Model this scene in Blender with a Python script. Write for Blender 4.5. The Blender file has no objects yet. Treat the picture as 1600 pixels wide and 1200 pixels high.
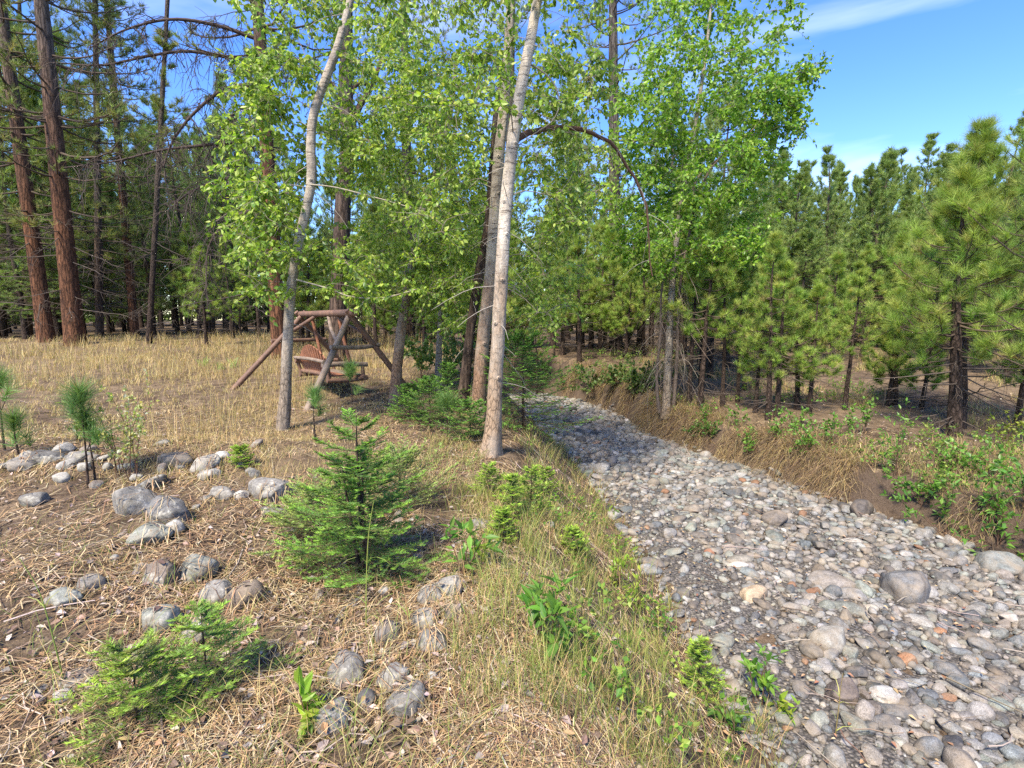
import bpy, bmesh, math
import numpy as np
from mathutils import Matrix

# ------------------------------------------------------------------ camera, sky, sun, exposure
scene = bpy.context.scene
COL = scene.collection
R = math.radians
FPX, PITCH, EYE = 800.0, 7.1, 1.65            # focal length in 1600-wide pixels, downward tilt, eye height
cam_d = bpy.data.cameras.new("camera")
cam_d.sensor_width = 36.0
cam_d.lens = 36.0 * FPX / 1600.0
cam_d.clip_end = 3000.0
cam_d.clip_start = 0.02
cam = bpy.data.objects.new("camera", cam_d)
cam.location = (0, 0, EYE)
cam.rotation_euler = (R(90 - PITCH), 0, 0)
COL.objects.link(cam)
scene.camera = cam

SUN_EL, SUN_AZ = 52.0, -152.0                 # azimuth clockwise from +Y (view direction): behind left
world = bpy.data.worlds.new("World")
scene.world = world
world.use_nodes = True
nt = world.node_tree
nt.nodes.clear()
w_out = nt.nodes.new("ShaderNodeOutputWorld")
w_bg = nt.nodes.new("ShaderNodeBackground")
w_sky = nt.nodes.new("ShaderNodeTexSky")
w_sky.sky_type = 'NISHITA'
w_sky.sun_disc = False
w_sky.sun_elevation = R(SUN_EL)
w_sky.sun_rotation = R(SUN_AZ)
w_sky.air_density = 1.0
w_sky.dust_density = 0.1
w_sky.ozone_density = 3.0
w_bg.inputs["Strength"].default_value = 0.12
# thin high cloud, denser towards the horizon all the way round
w_tc = nt.nodes.new("ShaderNodeTexCoord")
w_map = nt.nodes.new("ShaderNodeMapping")
w_map.inputs["Scale"].default_value = (1.2, 1.6, 4.0)
w_map.inputs["Rotation"].default_value = (0.2, 0.1, 0.6)
w_noise = nt.nodes.new("ShaderNodeTexNoise")
w_noise.inputs["Scale"].default_value = 1.6
w_noise.inputs["Detail"].default_value = 7
w_noise.inputs["Distortion"].default_value = 0.6
w_ramp = nt.nodes.new("ShaderNodeValToRGB")
w_ramp.color_ramp.elements[0].position = 0.5
w_ramp.color_ramp.elements[0].color = (0, 0, 0, 1)
w_ramp.color_ramp.elements[1].position = 0.8
w_ramp.color_ramp.elements[1].color = (0.25, 0.25, 0.25, 1)
w_mix = nt.nodes.new("ShaderNodeMixRGB")
w_mix.inputs[2].default_value = (9.0, 9.0, 9.0, 1)
nt.links.new(w_tc.outputs["Generated"], w_map.inputs[0])
nt.links.new(w_map.outputs[0], w_noise.inputs["Vector"])
nt.links.new(w_noise.outputs[0], w_ramp.inputs[0])
nt.links.new(w_ramp.outputs[0], w_mix.inputs[0])
w_hsv = nt.nodes.new("ShaderNodeHueSaturation")
w_hsv.inputs["Hue"].default_value = 0.517
w_hsv.inputs["Saturation"].default_value = 1.28
nt.links.new(w_sky.outputs[0], w_hsv.inputs["Color"])
nt.links.new(w_hsv.outputs[0], w_mix.inputs[1])
nt.links.new(w_mix.outputs[0], w_bg.inputs["Color"])
nt.links.new(w_bg.outputs[0], w_out.inputs["Surface"])

sun_d = bpy.data.lights.new("sun", 'SUN')
sun_d.energy = 3.3
sun_d.angle = R(10.0)
sun_d.color = (1.0, 0.89, 0.72)
sun = bpy.data.objects.new("sun", sun_d)
sun.rotation_euler = (R(90 - SUN_EL), 0, R(180 - SUN_AZ))
sun.location = (-10, -10, 30)
COL.objects.link(sun)

vs = scene.view_settings
vs.view_transform = 'Standard'
vs.look = 'None'
vs.gamma = 1.0
vs.use_curve_mapping = False
vs.exposure = 1.7
scene.cycles.max_bounces = 7
scene.cycles.diffuse_bounces = 4
scene.cycles.transmission_bounces = 4
scene.cycles.glossy_bounces = 2
scene.cycles.use_denoising = False

# ------------------------------------------------------------------ numeric helpers
def rs(seed):
    return np.random.default_rng(seed)

def unit(a):
    return a / np.maximum(np.linalg.norm(a, axis=-1, keepdims=True), 1e-9)

def sstep(a, b, x):
    t = np.clip((x - a) / (b - a), 0, 1)
    return t * t * (3 - 2 * t)

def _hash(ix, iy, iz):
    h = (ix.astype(np.int64) * 374761393 + iy.astype(np.int64) * 668265263 + iz.astype(np.int64) * 2147483647 + 1013904223) & 0xFFFFFFFF
    h = ((h ^ (h >> 13)) * 1274126177) & 0xFFFFFFFF
    h = (h ^ (h >> 16)) & 0xFFFF
    return h / 65535.0

def noise3(x, y, z):
    x, y, z = np.broadcast_arrays(np.asarray(x, float), np.asarray(y, float), np.asarray(z, float))
    ix, iy, iz = np.floor(x), np.floor(y), np.floor(z)
    fx, fy, fz = x - ix, y - iy, z - iz
    fx, fy, fz = [f * f * (3 - 2 * f) for f in (fx, fy, fz)]
    r = 0
    for a in (0, 1):
        for b in (0, 1):
            for c in (0, 1):
                w = (fx if a else 1 - fx) * (fy if b else 1 - fy) * (fz if c else 1 - fz)
                r = r + w * _hash(ix + a, iy + b, iz + c)
    return r * 2 - 1

def fbm(x, y, z=0.0, o=3):
    r, a, s = 0, 1.0, 1.0
    for k in range(o):
        r = r + a * noise3(np.asarray(x) * s + 17 * k, np.asarray(y) * s - 9 * k, np.asarray(z) * s + 5 * k)
        a *= 0.5
        s *= 2.03
    return r

# ------------------------------------------------------------------ terrain
CY = np.array([-12, -4, 0, 3, 5.3, 7, 9.2, 11.7, 14, 16, 18, 21, 25, 40])
CX = np.array([5.2, 4.6, 4.1, 3.75, 3.5, 3.18, 2.68, 2.02, 1.75, 1.3, 0.5, -1.6, -5.2, -16])
HW = np.array([2.4, 2.4, 2.4, 2.25, 2.06, 1.76, 1.45, 1.2, 1.25, 1.2, 1.1, 1.0, 1.0, 1.0])

def creek(y):
    return np.interp(y, CY, CX), np.interp(y, CY, HW)

def edge_wobble(y):
    return 0.14 * noise3(y * 1.1, 3.3, 0) + 0.07 * noise3(y * 3.1, 7.3, 0)

def height(x, y, detail=True):
    x = np.asarray(x, float)
    y = np.asarray(y, float)
    cx, hw = creek(y)
    wob = edge_wobble(y)
    dl = (cx - hw) - x + wob
    dr = x - (cx + hw) + wob
    fade = 1 - sstep(18.5, 24, y)
    bed = -1.0 + 0.04 * noise3(x * 1.1, y * 0.8, 1.0)
    zl = 0.88 * sstep(5, 23, y) + 0.18 * np.exp(-((y - 5.9) / 0.9) ** 2) * sstep(-0.8, -1.8, x) - 0.02
    zl = zl + 0.05 * noise3(x * 0.7, y * 0.7, 4.0) + 0.009 * np.clip(y - 23, 0, 60)
    rr = y + 0.25 * np.clip(dr, 0, 20)
    zr = -0.46 + 0.18 * sstep(0.2, 2.0, dr) + 0.75 * sstep(8.5, 22, rr) + 0.07 * noise3(x * 0.6, y * 0.6, 9.0) + 0.006 * np.clip(y - 23, 0, 60)
    bed = bed * fade + (1 - fade) * np.minimum(zl, zr)
    kl = sstep(-0.05, 1.65, dl)
    kr = sstep(-0.02, 0.42, dr)
    z = bed + (zl - bed) * kl + (zr - bed) * kr
    if detail:
        off = np.maximum(kl, kr)
        z = z + off * (0.022 * noise3(x * 3.1, y * 3.1, 2.0) + 0.012 * noise3(x * 7.7, y * 7.7, 6.0))
    return z

CP, SP = math.cos(R(PITCH)), math.sin(R(PITCH))

def ray(u, v):
    dx, dz = (u - 800) / FPX, -(v - 600) / FPX
    return np.array([dx, CP + dz * SP, -SP + dz * CP])

def G(u, v):
    """ground point seen at photo pixel (u, v)"""
    d = ray(u, v)
    t = np.concatenate([np.arange(0.6, 20, 0.01), np.arange(20, 90, 0.1)])
    below = EYE + d[2] * t - height(d[0] * t, d[1] * t) < 0
    k = int(np.argmax(below)) if below.any() else len(t) - 1
    p = d * t[k]
    return np.array([p[0], p[1], float(height(p[0], p[1]))])

def at(u, v, Y):
    """point at photo pixel (u, v) whose distance along the view axis on the ground is Y"""
    d = ray(u, v)
    t = Y / d[1]
    return np.array([d[0] * t, Y, EYE + d[2] * t])

def gx(u, Y):
    x = (u - 800) / FPX * Y
    return np.array([x, Y, float(height(x, Y))])

# ------------------------------------------------------------------ mesh accumulator
class Acc:
    def __init__(self):
        self.v, self.t, self.q, self.c, self.n = [], [], [], [], 0

    def add(self, v, t=None, q=None, c=(0.5, 0.5, 0.5)):
        v = np.asarray(v, float).reshape(-1, 3)
        if t is not None and len(t):
            self.t.append(np.asarray(t, np.int64).reshape(-1, 3) + self.n)
        if q is not None and len(q):
            self.q.append(np.asarray(q, np.int64).reshape(-1, 4) + self.n)
        c = np.broadcast_to(np.asarray(c, float), (len(v), 3))
        self.v.append(v)
        self.c.append(c)
        self.n += len(v)

    def inst(self, tv, tt, M, T, c):
        """k copies of a template: tv (n,3), tt (m,3), M (k,3,3) columns = local axes, T (k,3), c (k,3) or (k,n,3)"""
        k, n = len(T), len(tv)
        if k == 0:
            return
        v = np.einsum('kij,nj->kni', M, tv) + T[:, None, :]
        t = tt[None] + (np.arange(k) * n)[:, None, None]
        c = np.asarray(c, float)
        if c.ndim == 2:
            c = np.repeat(c[:, None, :], n, axis=1)
        self.add(v.reshape(-1, 3), t.reshape(-1, 3), None, c.reshape(-1, 3))

    def mesh(self, name, mat, org=(0, 0, 0), smooth=True):
        me = bpy.data.meshes.new(name)
        v = np.concatenate(self.v) - np.asarray(org, float)
        t = np.concatenate(self.t) if self.t else np.zeros((0, 3), np.int64)
        q = np.concatenate(self.q) if self.q else np.zeros((0, 4), np.int64)
        nl = 3 * len(t) + 4 * len(q)
        me.vertices.add(len(v))
        me.vertices.foreach_set("co", v.astype(np.float32).ravel())
        me.loops.add(nl)
        me.loops.foreach_set("vertex_index", np.concatenate([t.ravel(), q.ravel()]).astype(np.int32))
        me.polygons.add(len(t) + len(q))
        st = np.concatenate([np.arange(len(t)) * 3, 3 * len(t) + np.arange(len(q)) * 4]).astype(np.int32)
        me.polygons.foreach_set("loop_start", st)
        me.polygons.foreach_set("use_smooth", np.full(len(st), smooth))
        c = np.concatenate(self.c)
        ca = me.color_attributes.new("Col", 'FLOAT_COLOR', 'POINT')
        ca.data.foreach_set("color", np.concatenate([c, np.ones((len(c), 1))], 1).astype(np.float32).ravel())
        me.update(calc_edges=True)
        if mat:
            me.materials.append(mat)
        return me

    def build(self, name, mat, parent=None, org=(0, 0, 0), smooth=True):
        o = bpy.data.objects.new(name, self.mesh(name, mat, org, smooth))
        COL.objects.link(o)
        if parent is not None:
            o.parent = parent
        return o

def frames(d, up=None, rng=None):
    """rotation matrices with columns (x, y=d, z)"""
    d = unit(d)
    if up is None:
        up = rng.normal(size=d.shape)
    x = np.cross(d, up)
    bad = np.linalg.norm(x, axis=1) < 1e-4
    x[bad] = np.cross(d[bad], np.array([0.3, 1, 0.1]))
    x = unit(x)
    z = np.cross(x, d)
    return np.stack([x, d, z], axis=2)

def tubes(acc, P, RAD, seg=4, c=(0.5, 0.5, 0.5), rough=0.0, rng=None):
    """P (k,m,3), RAD (k,m)"""
    P = np.asarray(P, float)
    RAD = np.asarray(RAD, float)
    k, m, _ = P.shape
    if k == 0:
        return
    tan = np.gradient(P, axis=1)
    tan = unit(tan)
    ref = unit(P[:, -1] - P[:, 0])
    side = np.cross(ref, np.array([0.31, 0.17, 0.93]))
    bad = np.linalg.norm(side, axis=1) < 0.15
    side[bad] = np.cross(ref[bad], np.array([0.0, 1.0, 0.1]))
    a = side[:, None, :] - tan * np.sum(side[:, None, :] * tan, axis=2, keepdims=True)
    a = unit(a)
    b = np.cross(tan, a)
    ang = np.arange(seg) / seg * 2 * np.pi
    rr = RAD[:, :, None]
    if rough and rng is not None:
        rr = rr * (1 + rough * rng.normal(size=(k, m, seg)))
    V = P[:, :, None, :] + rr[..., None] * (np.cos(ang)[None, None, :, None] * a[:, :, None, :] + np.sin(ang)[None, None, :, None] * b[:, :, None, :])
    i, j = np.meshgrid(np.arange(m - 1), np.arange(seg), indexing='ij')
    j2 = (j + 1) % seg
    q = np.stack([i * seg + j, i * seg + j2, (i + 1) * seg + j2, (i + 1) * seg + j], -1).reshape(-1, 4)
    Q = q[None] + (np.arange(k) * m * seg)[:, None, None]
    c = np.asarray(c, float)
    if c.ndim == 2:
        c = np.repeat(c[:, None, :], m * seg, axis=1).reshape(-1, 3)
    acc.add(V.reshape(-1, 3), None, Q.reshape(-1, 4), c)

def resample(pts, n):
    """smooth curve through control points (Catmull-Rom), n samples"""
    p = np.asarray(pts, float)
    p = np.vstack([2 * p[0] - p[1], p, 2 * p[-1] - p[-2]])
    m = len(p) - 3
    s = np.linspace(0, m - 1e-6, n)
    k = s.astype(int)
    t = (s - k)[:, None]
    a, b, c, d = p[k], p[k + 1], p[k + 2], p[k + 3]
    return 0.5 * (2 * b + (c - a) * t + (2 * a - 5 * b + 4 * c - d) * t ** 2 + (3 * b - a - 3 * c + d) * t ** 3)

def trunk_tube(acc, pts, rad, n=60, seg=20, lump=0.06, seed=0, flare=0.5, flare_h=0.35, cap=False, freq=6.0):
    """a trunk with uneven, fluted surface; pts control points, rad control radii"""
    P = resample(pts, n)
    Rr = np.interp(np.linspace(0, 1, n), np.linspace(0, 1, len(rad)), rad)
    tan = unit(np.gradient(P, axis=0))
    a = unit(np.cross(tan, np.array([0.12, 1.0, 0.05])))
    b = np.cross(tan, a)
    ang = np.arange(seg) / seg * 2 * np.pi
    s = np.concatenate([[0], np.cumsum(np.linalg.norm(np.diff(P, axis=0), axis=1))])
    fl = 1 + flare * np.exp(-s / flare_h)[:, None] * (1 + 0.45 * np.cos(ang * 4 + seed)[None] + 0.3 * np.cos(ang * 3 + 2.1 * seed)[None])
    ca, sa = np.cos(ang)[None], np.sin(ang)[None]
    r0 = max(rad[0], 0.03)
    nz = noise3(ca * 1.6 + seed * 3, sa * 1.6, s[:, None] / r0 * 0.22) * lump + noise3(ca * freq + seed, sa * freq, s[:, None] / r0 * 0.9) * lump * 0.6
    rr = Rr[:, None] * fl * (1 + nz)
    V = P[:, None] + rr[..., None] * (ca[..., None] * a[:, None] + sa[..., None] * b[:, None])
    i, j = np.meshgrid(np.arange(n - 1), np.arange(seg), indexing='ij')
    j2 = (j + 1) % seg
    q = np.stack([i * seg + j, i * seg + j2, (i + 1) * seg + j2, (i + 1) * seg + j], -1).reshape(-1, 4)
    base = acc.n
    acc.add(V.reshape(-1, 3), None, q)
    if cap:
        for row in (0, n - 1):
            ctr = V[row].mean(0)
            vv = np.vstack([V[row], ctr])
            jj = np.arange(seg)
            acc.add(vv, np.stack([jj, (jj + 1) % seg, np.full(seg, seg)], 1))
    return P, Rr

def ico(sub):
    bm = bmesh.new()
    bmesh.ops.create_icosphere(bm, subdivisions=sub, radius=1.0)
    v = np.array([x.co[:] for x in bm.verts])
    f = np.array([[y.index for y in x.verts] for x in bm.faces])
    bm.free()
    return v, f

ICO = {s: ico(s) for s in (1, 2, 3, 4)}

def pal(rng, k, cols, jit=0.12, w=None, hue=0.04):
    cols = np.asarray(cols, float)
    i = rng.choice(len(cols), size=k, p=None if w is None else np.asarray(w) / np.sum(w))
    return np.clip(cols[i] * (1 + jit * rng.normal(size=(k, 1))) * (1 + hue * rng.normal(size=(k, 3))), 0.004, 0.9)

# ------------------------------------------------------------------ materials
def new_mat(name):
    m = bpy.data.materials.new(name)
    m.use_nodes = True
    t = m.node_tree
    b = t.nodes["Principled BSDF"]
    return m, t, b

def N(t, typ, **kw):
    n = t.nodes.new(typ)
    for k, v in kw.items():
        if k in n.inputs:
            n.inputs[k].default_value = v
        else:
            setattr(n, k, v)
    return n

def ramp(t, fac, stops):
    r = t.nodes.new("ShaderNodeValToRGB")
    e = r.color_ramp.elements
    while len(e) < len(stops):
        e.new(0.5)
    for k, (p, c) in enumerate(stops):
        e[k].position = p
        e[k].color = (c[0], c[1], c[2], 1) if not np.isscalar(c) else (c, c, c, 1)
    t.links.new(fac, r.inputs[0])
    return r.outputs[0]

def mixc(t, a, b, fac, mode='MIX'):
    n = t.nodes.new("ShaderNodeMixRGB")
    n.blend_type = mode
    for i, s in ((0, fac), (1, a), (2, b)):
        if hasattr(s, 'is_output') or hasattr(s, 'links'):
            t.links.new(s, n.inputs[i])
        elif np.isscalar(s):
            n.inputs[i].default_value = s if i == 0 else (s, s, s, 1)
        else:
            n.inputs[i].default_value = (*s[:3], 1)
    return n.outputs[0]

def objco(t, scale=(1, 1, 1)):
    tc = t.nodes.new("ShaderNodeTexCoord")
    mp = t.nodes.new("ShaderNodeMapping")
    mp.inputs["Scale"].default_value = scale
    t.links.new(tc.outputs["Object"], mp.inputs[0])
    return mp.outputs[0]

def tnoise(t, vec, scale, detail=4, rough=0.6):
    n = N(t, "ShaderNodeTexNoise", Scale=scale, Detail=detail, Roughness=rough)
    t.links.new(vec, n.inputs["Vector"])
    return n.outputs[0]

def bump(t, b, h, strength=0.5, dist=0.02):
    n = N(t, "ShaderNodeBump", Strength=strength, Distance=dist)
    t.links.new(h, n.inputs["Height"])
    t.links.new(n.outputs[0], b.inputs["Normal"])

def leaf_mat(name, transl=0.4, rough=0.5, spec=0.35, bright=1.25, use_obj=False):
    """colour from the mesh; light passes through"""
    m, t, b = new_mat(name)
    at_ = t.nodes.new("ShaderNodeObjectInfo") if use_obj else N(t, "ShaderNodeAttribute", attribute_name="Col")
    t.links.new(at_.outputs["Color"], b.inputs["Base Color"])
    b.inputs["Roughness"].default_value = rough
    b.inputs["Specular IOR Level"].default_value = spec
    tr = t.nodes.new("ShaderNodeBsdfTranslucent")
    tc = mixc(t, at_.outputs["Color"], (bright, bright * 1.05, bright * 0.55), 1.0, 'MULTIPLY')
    t.links.new(tc, tr.inputs["Color"])
    mx = t.nodes.new("ShaderNodeMixShader")
    mx.inputs[0].default_value = transl
    t.links.new(b.outputs[0], mx.inputs[1])
    t.links.new(tr.outputs[0], mx.inputs[2])
    t.links.new(mx.outputs[0], t.nodes["Material Output"].inputs["Surface"])
    return m

def col_mat(name, rough=0.85, spec=0.2, nscale=None, namt=0.5, bumpd=None):
    m, t, b = new_mat(name)
    at_ = N(t, "ShaderNodeAttribute", attribute_name="Col")
    c = at_.outputs["Color"]
    if nscale:
        n = tnoise(t, objco(t), nscale, 5, 0.7)
        c = mixc(t, c, ramp(t, n, [(0.25, 1 - namt), (0.75, 1 + namt * 0.6)]), 1.0, 'MULTIPLY')
        if bumpd:
            bump(t, b, n, 0.6, bumpd)
    t.links.new(c, b.inputs["Base Color"])
    b.inputs["Roughness"].default_value = rough
    b.inputs["Specular IOR Level"].default_value = spec
    return m

def bark_plates(name, plate_a, plate_b, furrow, grey, scale=(6.5, 6.5, 1.1), z0=5.0, z1=11.0):
    m, t, b = new_mat(name)
    co = objco(t, scale)
    wn = N(t, "ShaderNodeTexNoise", Scale=1.3, Detail=3)
    t.links.new(co, wn.inputs["Vector"])
    wv = mixc(t, co, wn.outputs["Color"], 0.6, 'ADD')
    vo = N(t, "ShaderNodeTexVoronoi", feature='DISTANCE_TO_EDGE', Scale=1.7)
    t.links.new(wv, vo.inputs["Vector"])
    vc = N(t, "ShaderNodeTexVoronoi", Scale=1.7)
    t.links.new(wv, vc.inputs["Vector"])
    fine = tnoise(t, objco(t, (14, 14, 5)), 2.2, 6, 0.75)
    plate = mixc(t, plate_a, plate_b, vc.outputs["Color"])
    plate = mixc(t, plate, ramp(t, fine, [(0.25, 0.35), (0.75, 1.35)]), 1.0, 'MULTIPLY')
    geo = t.nodes.new("ShaderNodeTexCoord")
    sx = t.nodes.new("ShaderNodeSeparateXYZ")
    t.links.new(geo.outputs["Object"], sx.inputs[0])
    mr = N(t, "ShaderNodeMapRange")
    mr.inputs[1].default_value, mr.inputs[2].default_value = z0, z1
    t.links.new(sx.outputs["Z"], mr.inputs[0])
    plate = mixc(t, plate, mixc(t, plate, grey, 0.8), mr.outputs[0])
    rag = mixc(t, vo.outputs["Distance"], fine, 0.32)
    k = ramp(t, rag, [(0.10, 0.0), (0.30, 1.0)])
    c = mixc(t, furrow, plate, k)
    t.links.new(c, b.inputs["Base Color"])
    b.inputs["Roughness"].default_value = 0.9
    b.inputs["Specular IOR Level"].default_value = 0.15
    hgt = mixc(t, k, fine, 0.35)
    bump(t, b, hgt, 0.9, 0.03)
    return m

def bark_pale(name, pale, grey, low, z0, z1, scar=(0.05, 0.035, 0.025)):
    """smooth pale bark with cross scars above, scaly brown bark below"""
    m, t, b = new_mat(name)
    big = tnoise(t, objco(t, (3, 3, 1.3)), 1.6, 4, 0.6)
    fine = tnoise(t, objco(t, (16, 16, 9)), 2.4, 6, 0.75)
    cross = tnoise(t, objco(t, (4, 4, 42)), 1.5, 3, 0.6)
    upper = mixc(t, grey, pale, ramp(t, big, [(0.35, 0), (0.62, 1)]))
    upper = mixc(t, upper, ramp(t, fine, [(0.25, 0.62), (0.7, 1.15)]), 1.0, 'MULTIPLY')
    upper = mixc(t, upper, scar, ramp(t, cross, [(0.56, 0), (0.64, 0.8)]))
    vo = N(t, "ShaderNodeTexVoronoi", feature='DISTANCE_TO_EDGE', Scale=2.0)
    t.links.new(objco(t, (11, 11, 4)), vo.inputs["Vector"])
    lowc = mixc(t, low, ramp(t, fine, [(0.2, 0.35), (0.75, 1.5)]), 1.0, 'MULTIPLY')
    lowc = mixc(t, (low[0] * .25, low[1] * .25, low[2] * .25), lowc, ramp(t, vo.outputs["Distance"], [(0, 0), (0.1, 1)]))
    lowc = mixc(t, lowc, grey, ramp(t, big, [(0.45, 0), (0.7, 0.7)]))
    tc = t.nodes.new("ShaderNodeTexCoord")
    sx = t.nodes.new("ShaderNodeSeparateXYZ")
    t.links.new(tc.outputs["Object"], sx.inputs[0])
    ad = N(t, "ShaderNodeMath", operation='MULTIPLY_ADD')
    t.links.new(big, ad.inputs[0])
    ad.inputs[1].default_value = (z1 - z0) * 1.4
    t.links.new(sx.outputs["Z"], ad.inputs[2])
    mr = N(t, "ShaderNodeMapRange")
    mr.inputs[1].default_value, mr.inputs[2].default_value = z0 + (z1 - z0) * 0.7, z1 + (z1 - z0) * 0.7
    t.links.new(ad.outputs[0], mr.inputs[0])
    c = mixc(t, lowc, upper, mr.outputs[0])
    t.links.new(c, b.inputs["Base Color"])
    b.inputs["Roughness"].default_value = 0.8
    b.inputs["Specular IOR Level"].default_value = 0.2
    h = mixc(t, mixc(t, fine, vo.outputs["Distance"], 0.5), fine, mr.outputs[0])
    bump(t, b, h, 0.9, 0.02)
    return m

def stone_mat(name, use_obj):
    m, t, b = new_mat(name)
    if use_obj:
        oi = t.nodes.new("ShaderNodeObjectInfo")
        c = oi.outputs["Color"]
    else:
        c = N(t, "ShaderNodeAttribute", attribute_name="Col").outputs["Color"]
    geo = t.nodes.new("ShaderNodeNewGeometry")
    n1 = N(t, "ShaderNodeTexNoise", Scale=16.0, Detail=6, Roughness=0.7)
    n2 = N(t, "ShaderNodeTexNoise", Scale=130.0, Detail=3, Roughness=0.7)
    for n in (n1, n2):
        t.links.new(geo.outputs["Position"], n.inputs["Vector"])
    n0 = N(t, "ShaderNodeTexNoise", Scale=5.0, Detail=5, Roughness=0.65)
    t.links.new(geo.outputs["Position"], n0.inputs["Vector"])
    c = mixc(t, c, ramp(t, n1.outputs[0], [(0.28, 0.5), (0.72, 1.38)]), 1.0, 'MULTIPLY')
    c = mixc(t, c, ramp(t, n2.outputs[0], [(0.32, 0.55), (0.68, 1.38)]), 1.0, 'MULTIPLY')
    c = mixc(t, c, mixc(t, c, (0.30, 0.235, 0.16), 0.55), ramp(t, n0.outputs[0], [(0.45, 0), (0.65, 1)]))
    t.links.new(c, b.inputs["Base Color"])
    b.inputs["Roughness"].default_value = 0.75
    b.inputs["Specular IOR Level"].default_value = 0.25
    bump(t, b, mixc(t, n1.outputs[0], n2.outputs[0], 0.4), 0.8, 0.014)
    return m

def lichen_mat(name):
    m, t, b = new_mat(name)
    oi = t.nodes.new("ShaderNodeObjectInfo")
    co = objco(t)
    n1 = tnoise(t, co, 9.0, 6, 0.72)
    n2 = tnoise(t, co, 60.0, 4, 0.7)
    c = mixc(t, oi.outputs["Color"], ramp(t, n1, [(0.25, 0.55), (0.75, 1.3)]), 1.0, 'MULTIPLY')
    c = mixc(t, c, ramp(t, n2, [(0.3, 0.6), (0.7, 1.3)]), 1.0, 'MULTIPLY')
    n3 = tnoise(t, co, 5.0, 7, 0.75)
    c = mixc(t, c, (0.46, 0.44, 0.37), ramp(t, n3, [(0.52, 0), (0.60, 0.85)]))
    n5 = tnoise(t, co, 3.5, 6, 0.7)
    c = mixc(t, c, (0.10, 0.085, 0.06), ramp(t, n5, [(0.5, 0), (0.62, 0.7)]))
    t.links.new(c, b.inputs["Base Color"])
    b.inputs["Roughness"].default_value = 0.92
    bump(t, b, mixc(t, n1, n2, 0.5), 0.7, 0.015)
    return m

def ground_mat():
    m, t, b = new_mat("ground_soil_and_litter")
    co = objco(t)
    n1 = tnoise(t, co, 0.45, 5, 0.6)
    n2 = tnoise(t, co, 5.5, 7, 0.7)
    n3 = tnoise(t, co, 60.0, 5, 0.75)
    n4 = tnoise(t, objco(t, (30, 7, 10)), 3.0, 4, 0.7)
    c = ramp(t, n2, [(0.25, (0.035, 0.024, 0.017)), (0.45, (0.10, 0.07, 0.047)), (0.6, (0.20, 0.145, 0.095)), (0.8, (0.32, 0.25, 0.17))])
    c = mixc(t, c, (0.27, 0.20, 0.12), ramp(t, n1, [(0.45, 0), (0.68, 0.6)]))
    c = mixc(t, c, ramp(t, n3, [(0.25, 0.3), (0.75, 1.5)]), 1.0, 'MULTIPLY')
    c = mixc(t, c, ramp(t, n4, [(0.3, 0.6), (0.7, 1.25)]), 1.0, 'MULTIPLY')
    gn = t.nodes.new("ShaderNodeNewGeometry")
    sz = t.nodes.new("ShaderNodeSeparateXYZ")
    t.links.new(gn.outputs["True Normal"], sz.inputs[0])
    steep = ramp(t, sz.outputs["Z"], [(0.62, 1.0), (0.86, 0.0)])
    soil = mixc(t, (0.085, 0.062, 0.045), ramp(t, n3, [(0.25, 0.3), (0.75, 1.8)]), 1.0, 'MULTIPLY')
    c = mixc(t, c, soil, steep)
    t.links.new(c, b.inputs["Base Color"])
    b.inputs["Roughness"].default_value = 0.95
    b.inputs["Specular IOR Level"].default_value = 0.1
    bump(t, b, mixc(t, n3, n2, 0.4), 0.9, 0.03)
    return m

def gravel_mat():
    m, t, b = new_mat("gravel_between_stones")
    geo = t.nodes.new("ShaderNodeNewGeometry")
    vo = N(t, "ShaderNodeTexVoronoi", Scale=42.0)
    vo2 = N(t, "ShaderNodeTexVoronoi", Scale=95.0)
    for n in (vo, vo2):
        t.links.new(geo.outputs["Position"], n.inputs["Vector"])
    c = ramp(t, vo.outputs["Color"], [(0.1, (0.04, 0.036, 0.033)), (0.4, (0.11, 0.098, 0.083)), (0.7, (0.17, 0.16, 0.143)), (0.95, (0.25, 0.215, 0.175))])
    c2 = ramp(t, vo2.outputs["Color"], [(0.1, (0.065, 0.056, 0.047)), (0.9, (0.21, 0.185, 0.155))])
    c = mixc(t, c, c2, 0.5)
    c = mixc(t, c, ramp(t, vo.outputs["Distance"], [(0.25, 1.1), (0.75, 0.35)]), 1.0, 'MULTIPLY')
    t.links.new(c, b.inputs["Base Color"])
    b.inputs["Roughness"].default_value = 0.9
    inv = ramp(t, vo.outputs["Distance"], [(0.0, 1.0), (0.8, 0.0)])
    bump(t, b, inv, 1.0, 0.015)
    return m

def log_mat(name, base, dark, weather, wamt=0.45):
    m, t, b = new_mat(name)
    g = tnoise(t, objco(t, (3, 3, 3)), 2.5, 5, 0.65)
    f = tnoise(t, objco(t, (22, 22, 22)), 3.0, 6, 0.75)
    c = mixc(t, dark, base, ramp(t, g, [(0.3, 0), (0.6, 1)]))
    c = mixc(t, c, weather, ramp(t, f, [(0.45, 0), (0.75, wamt)]))
    t.links.new(c, b.inputs["Base Color"])
    b.inputs["Roughness"].default_value = 0.7
    bump(t, b, f, 0.5, 0.01)
    return m

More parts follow.
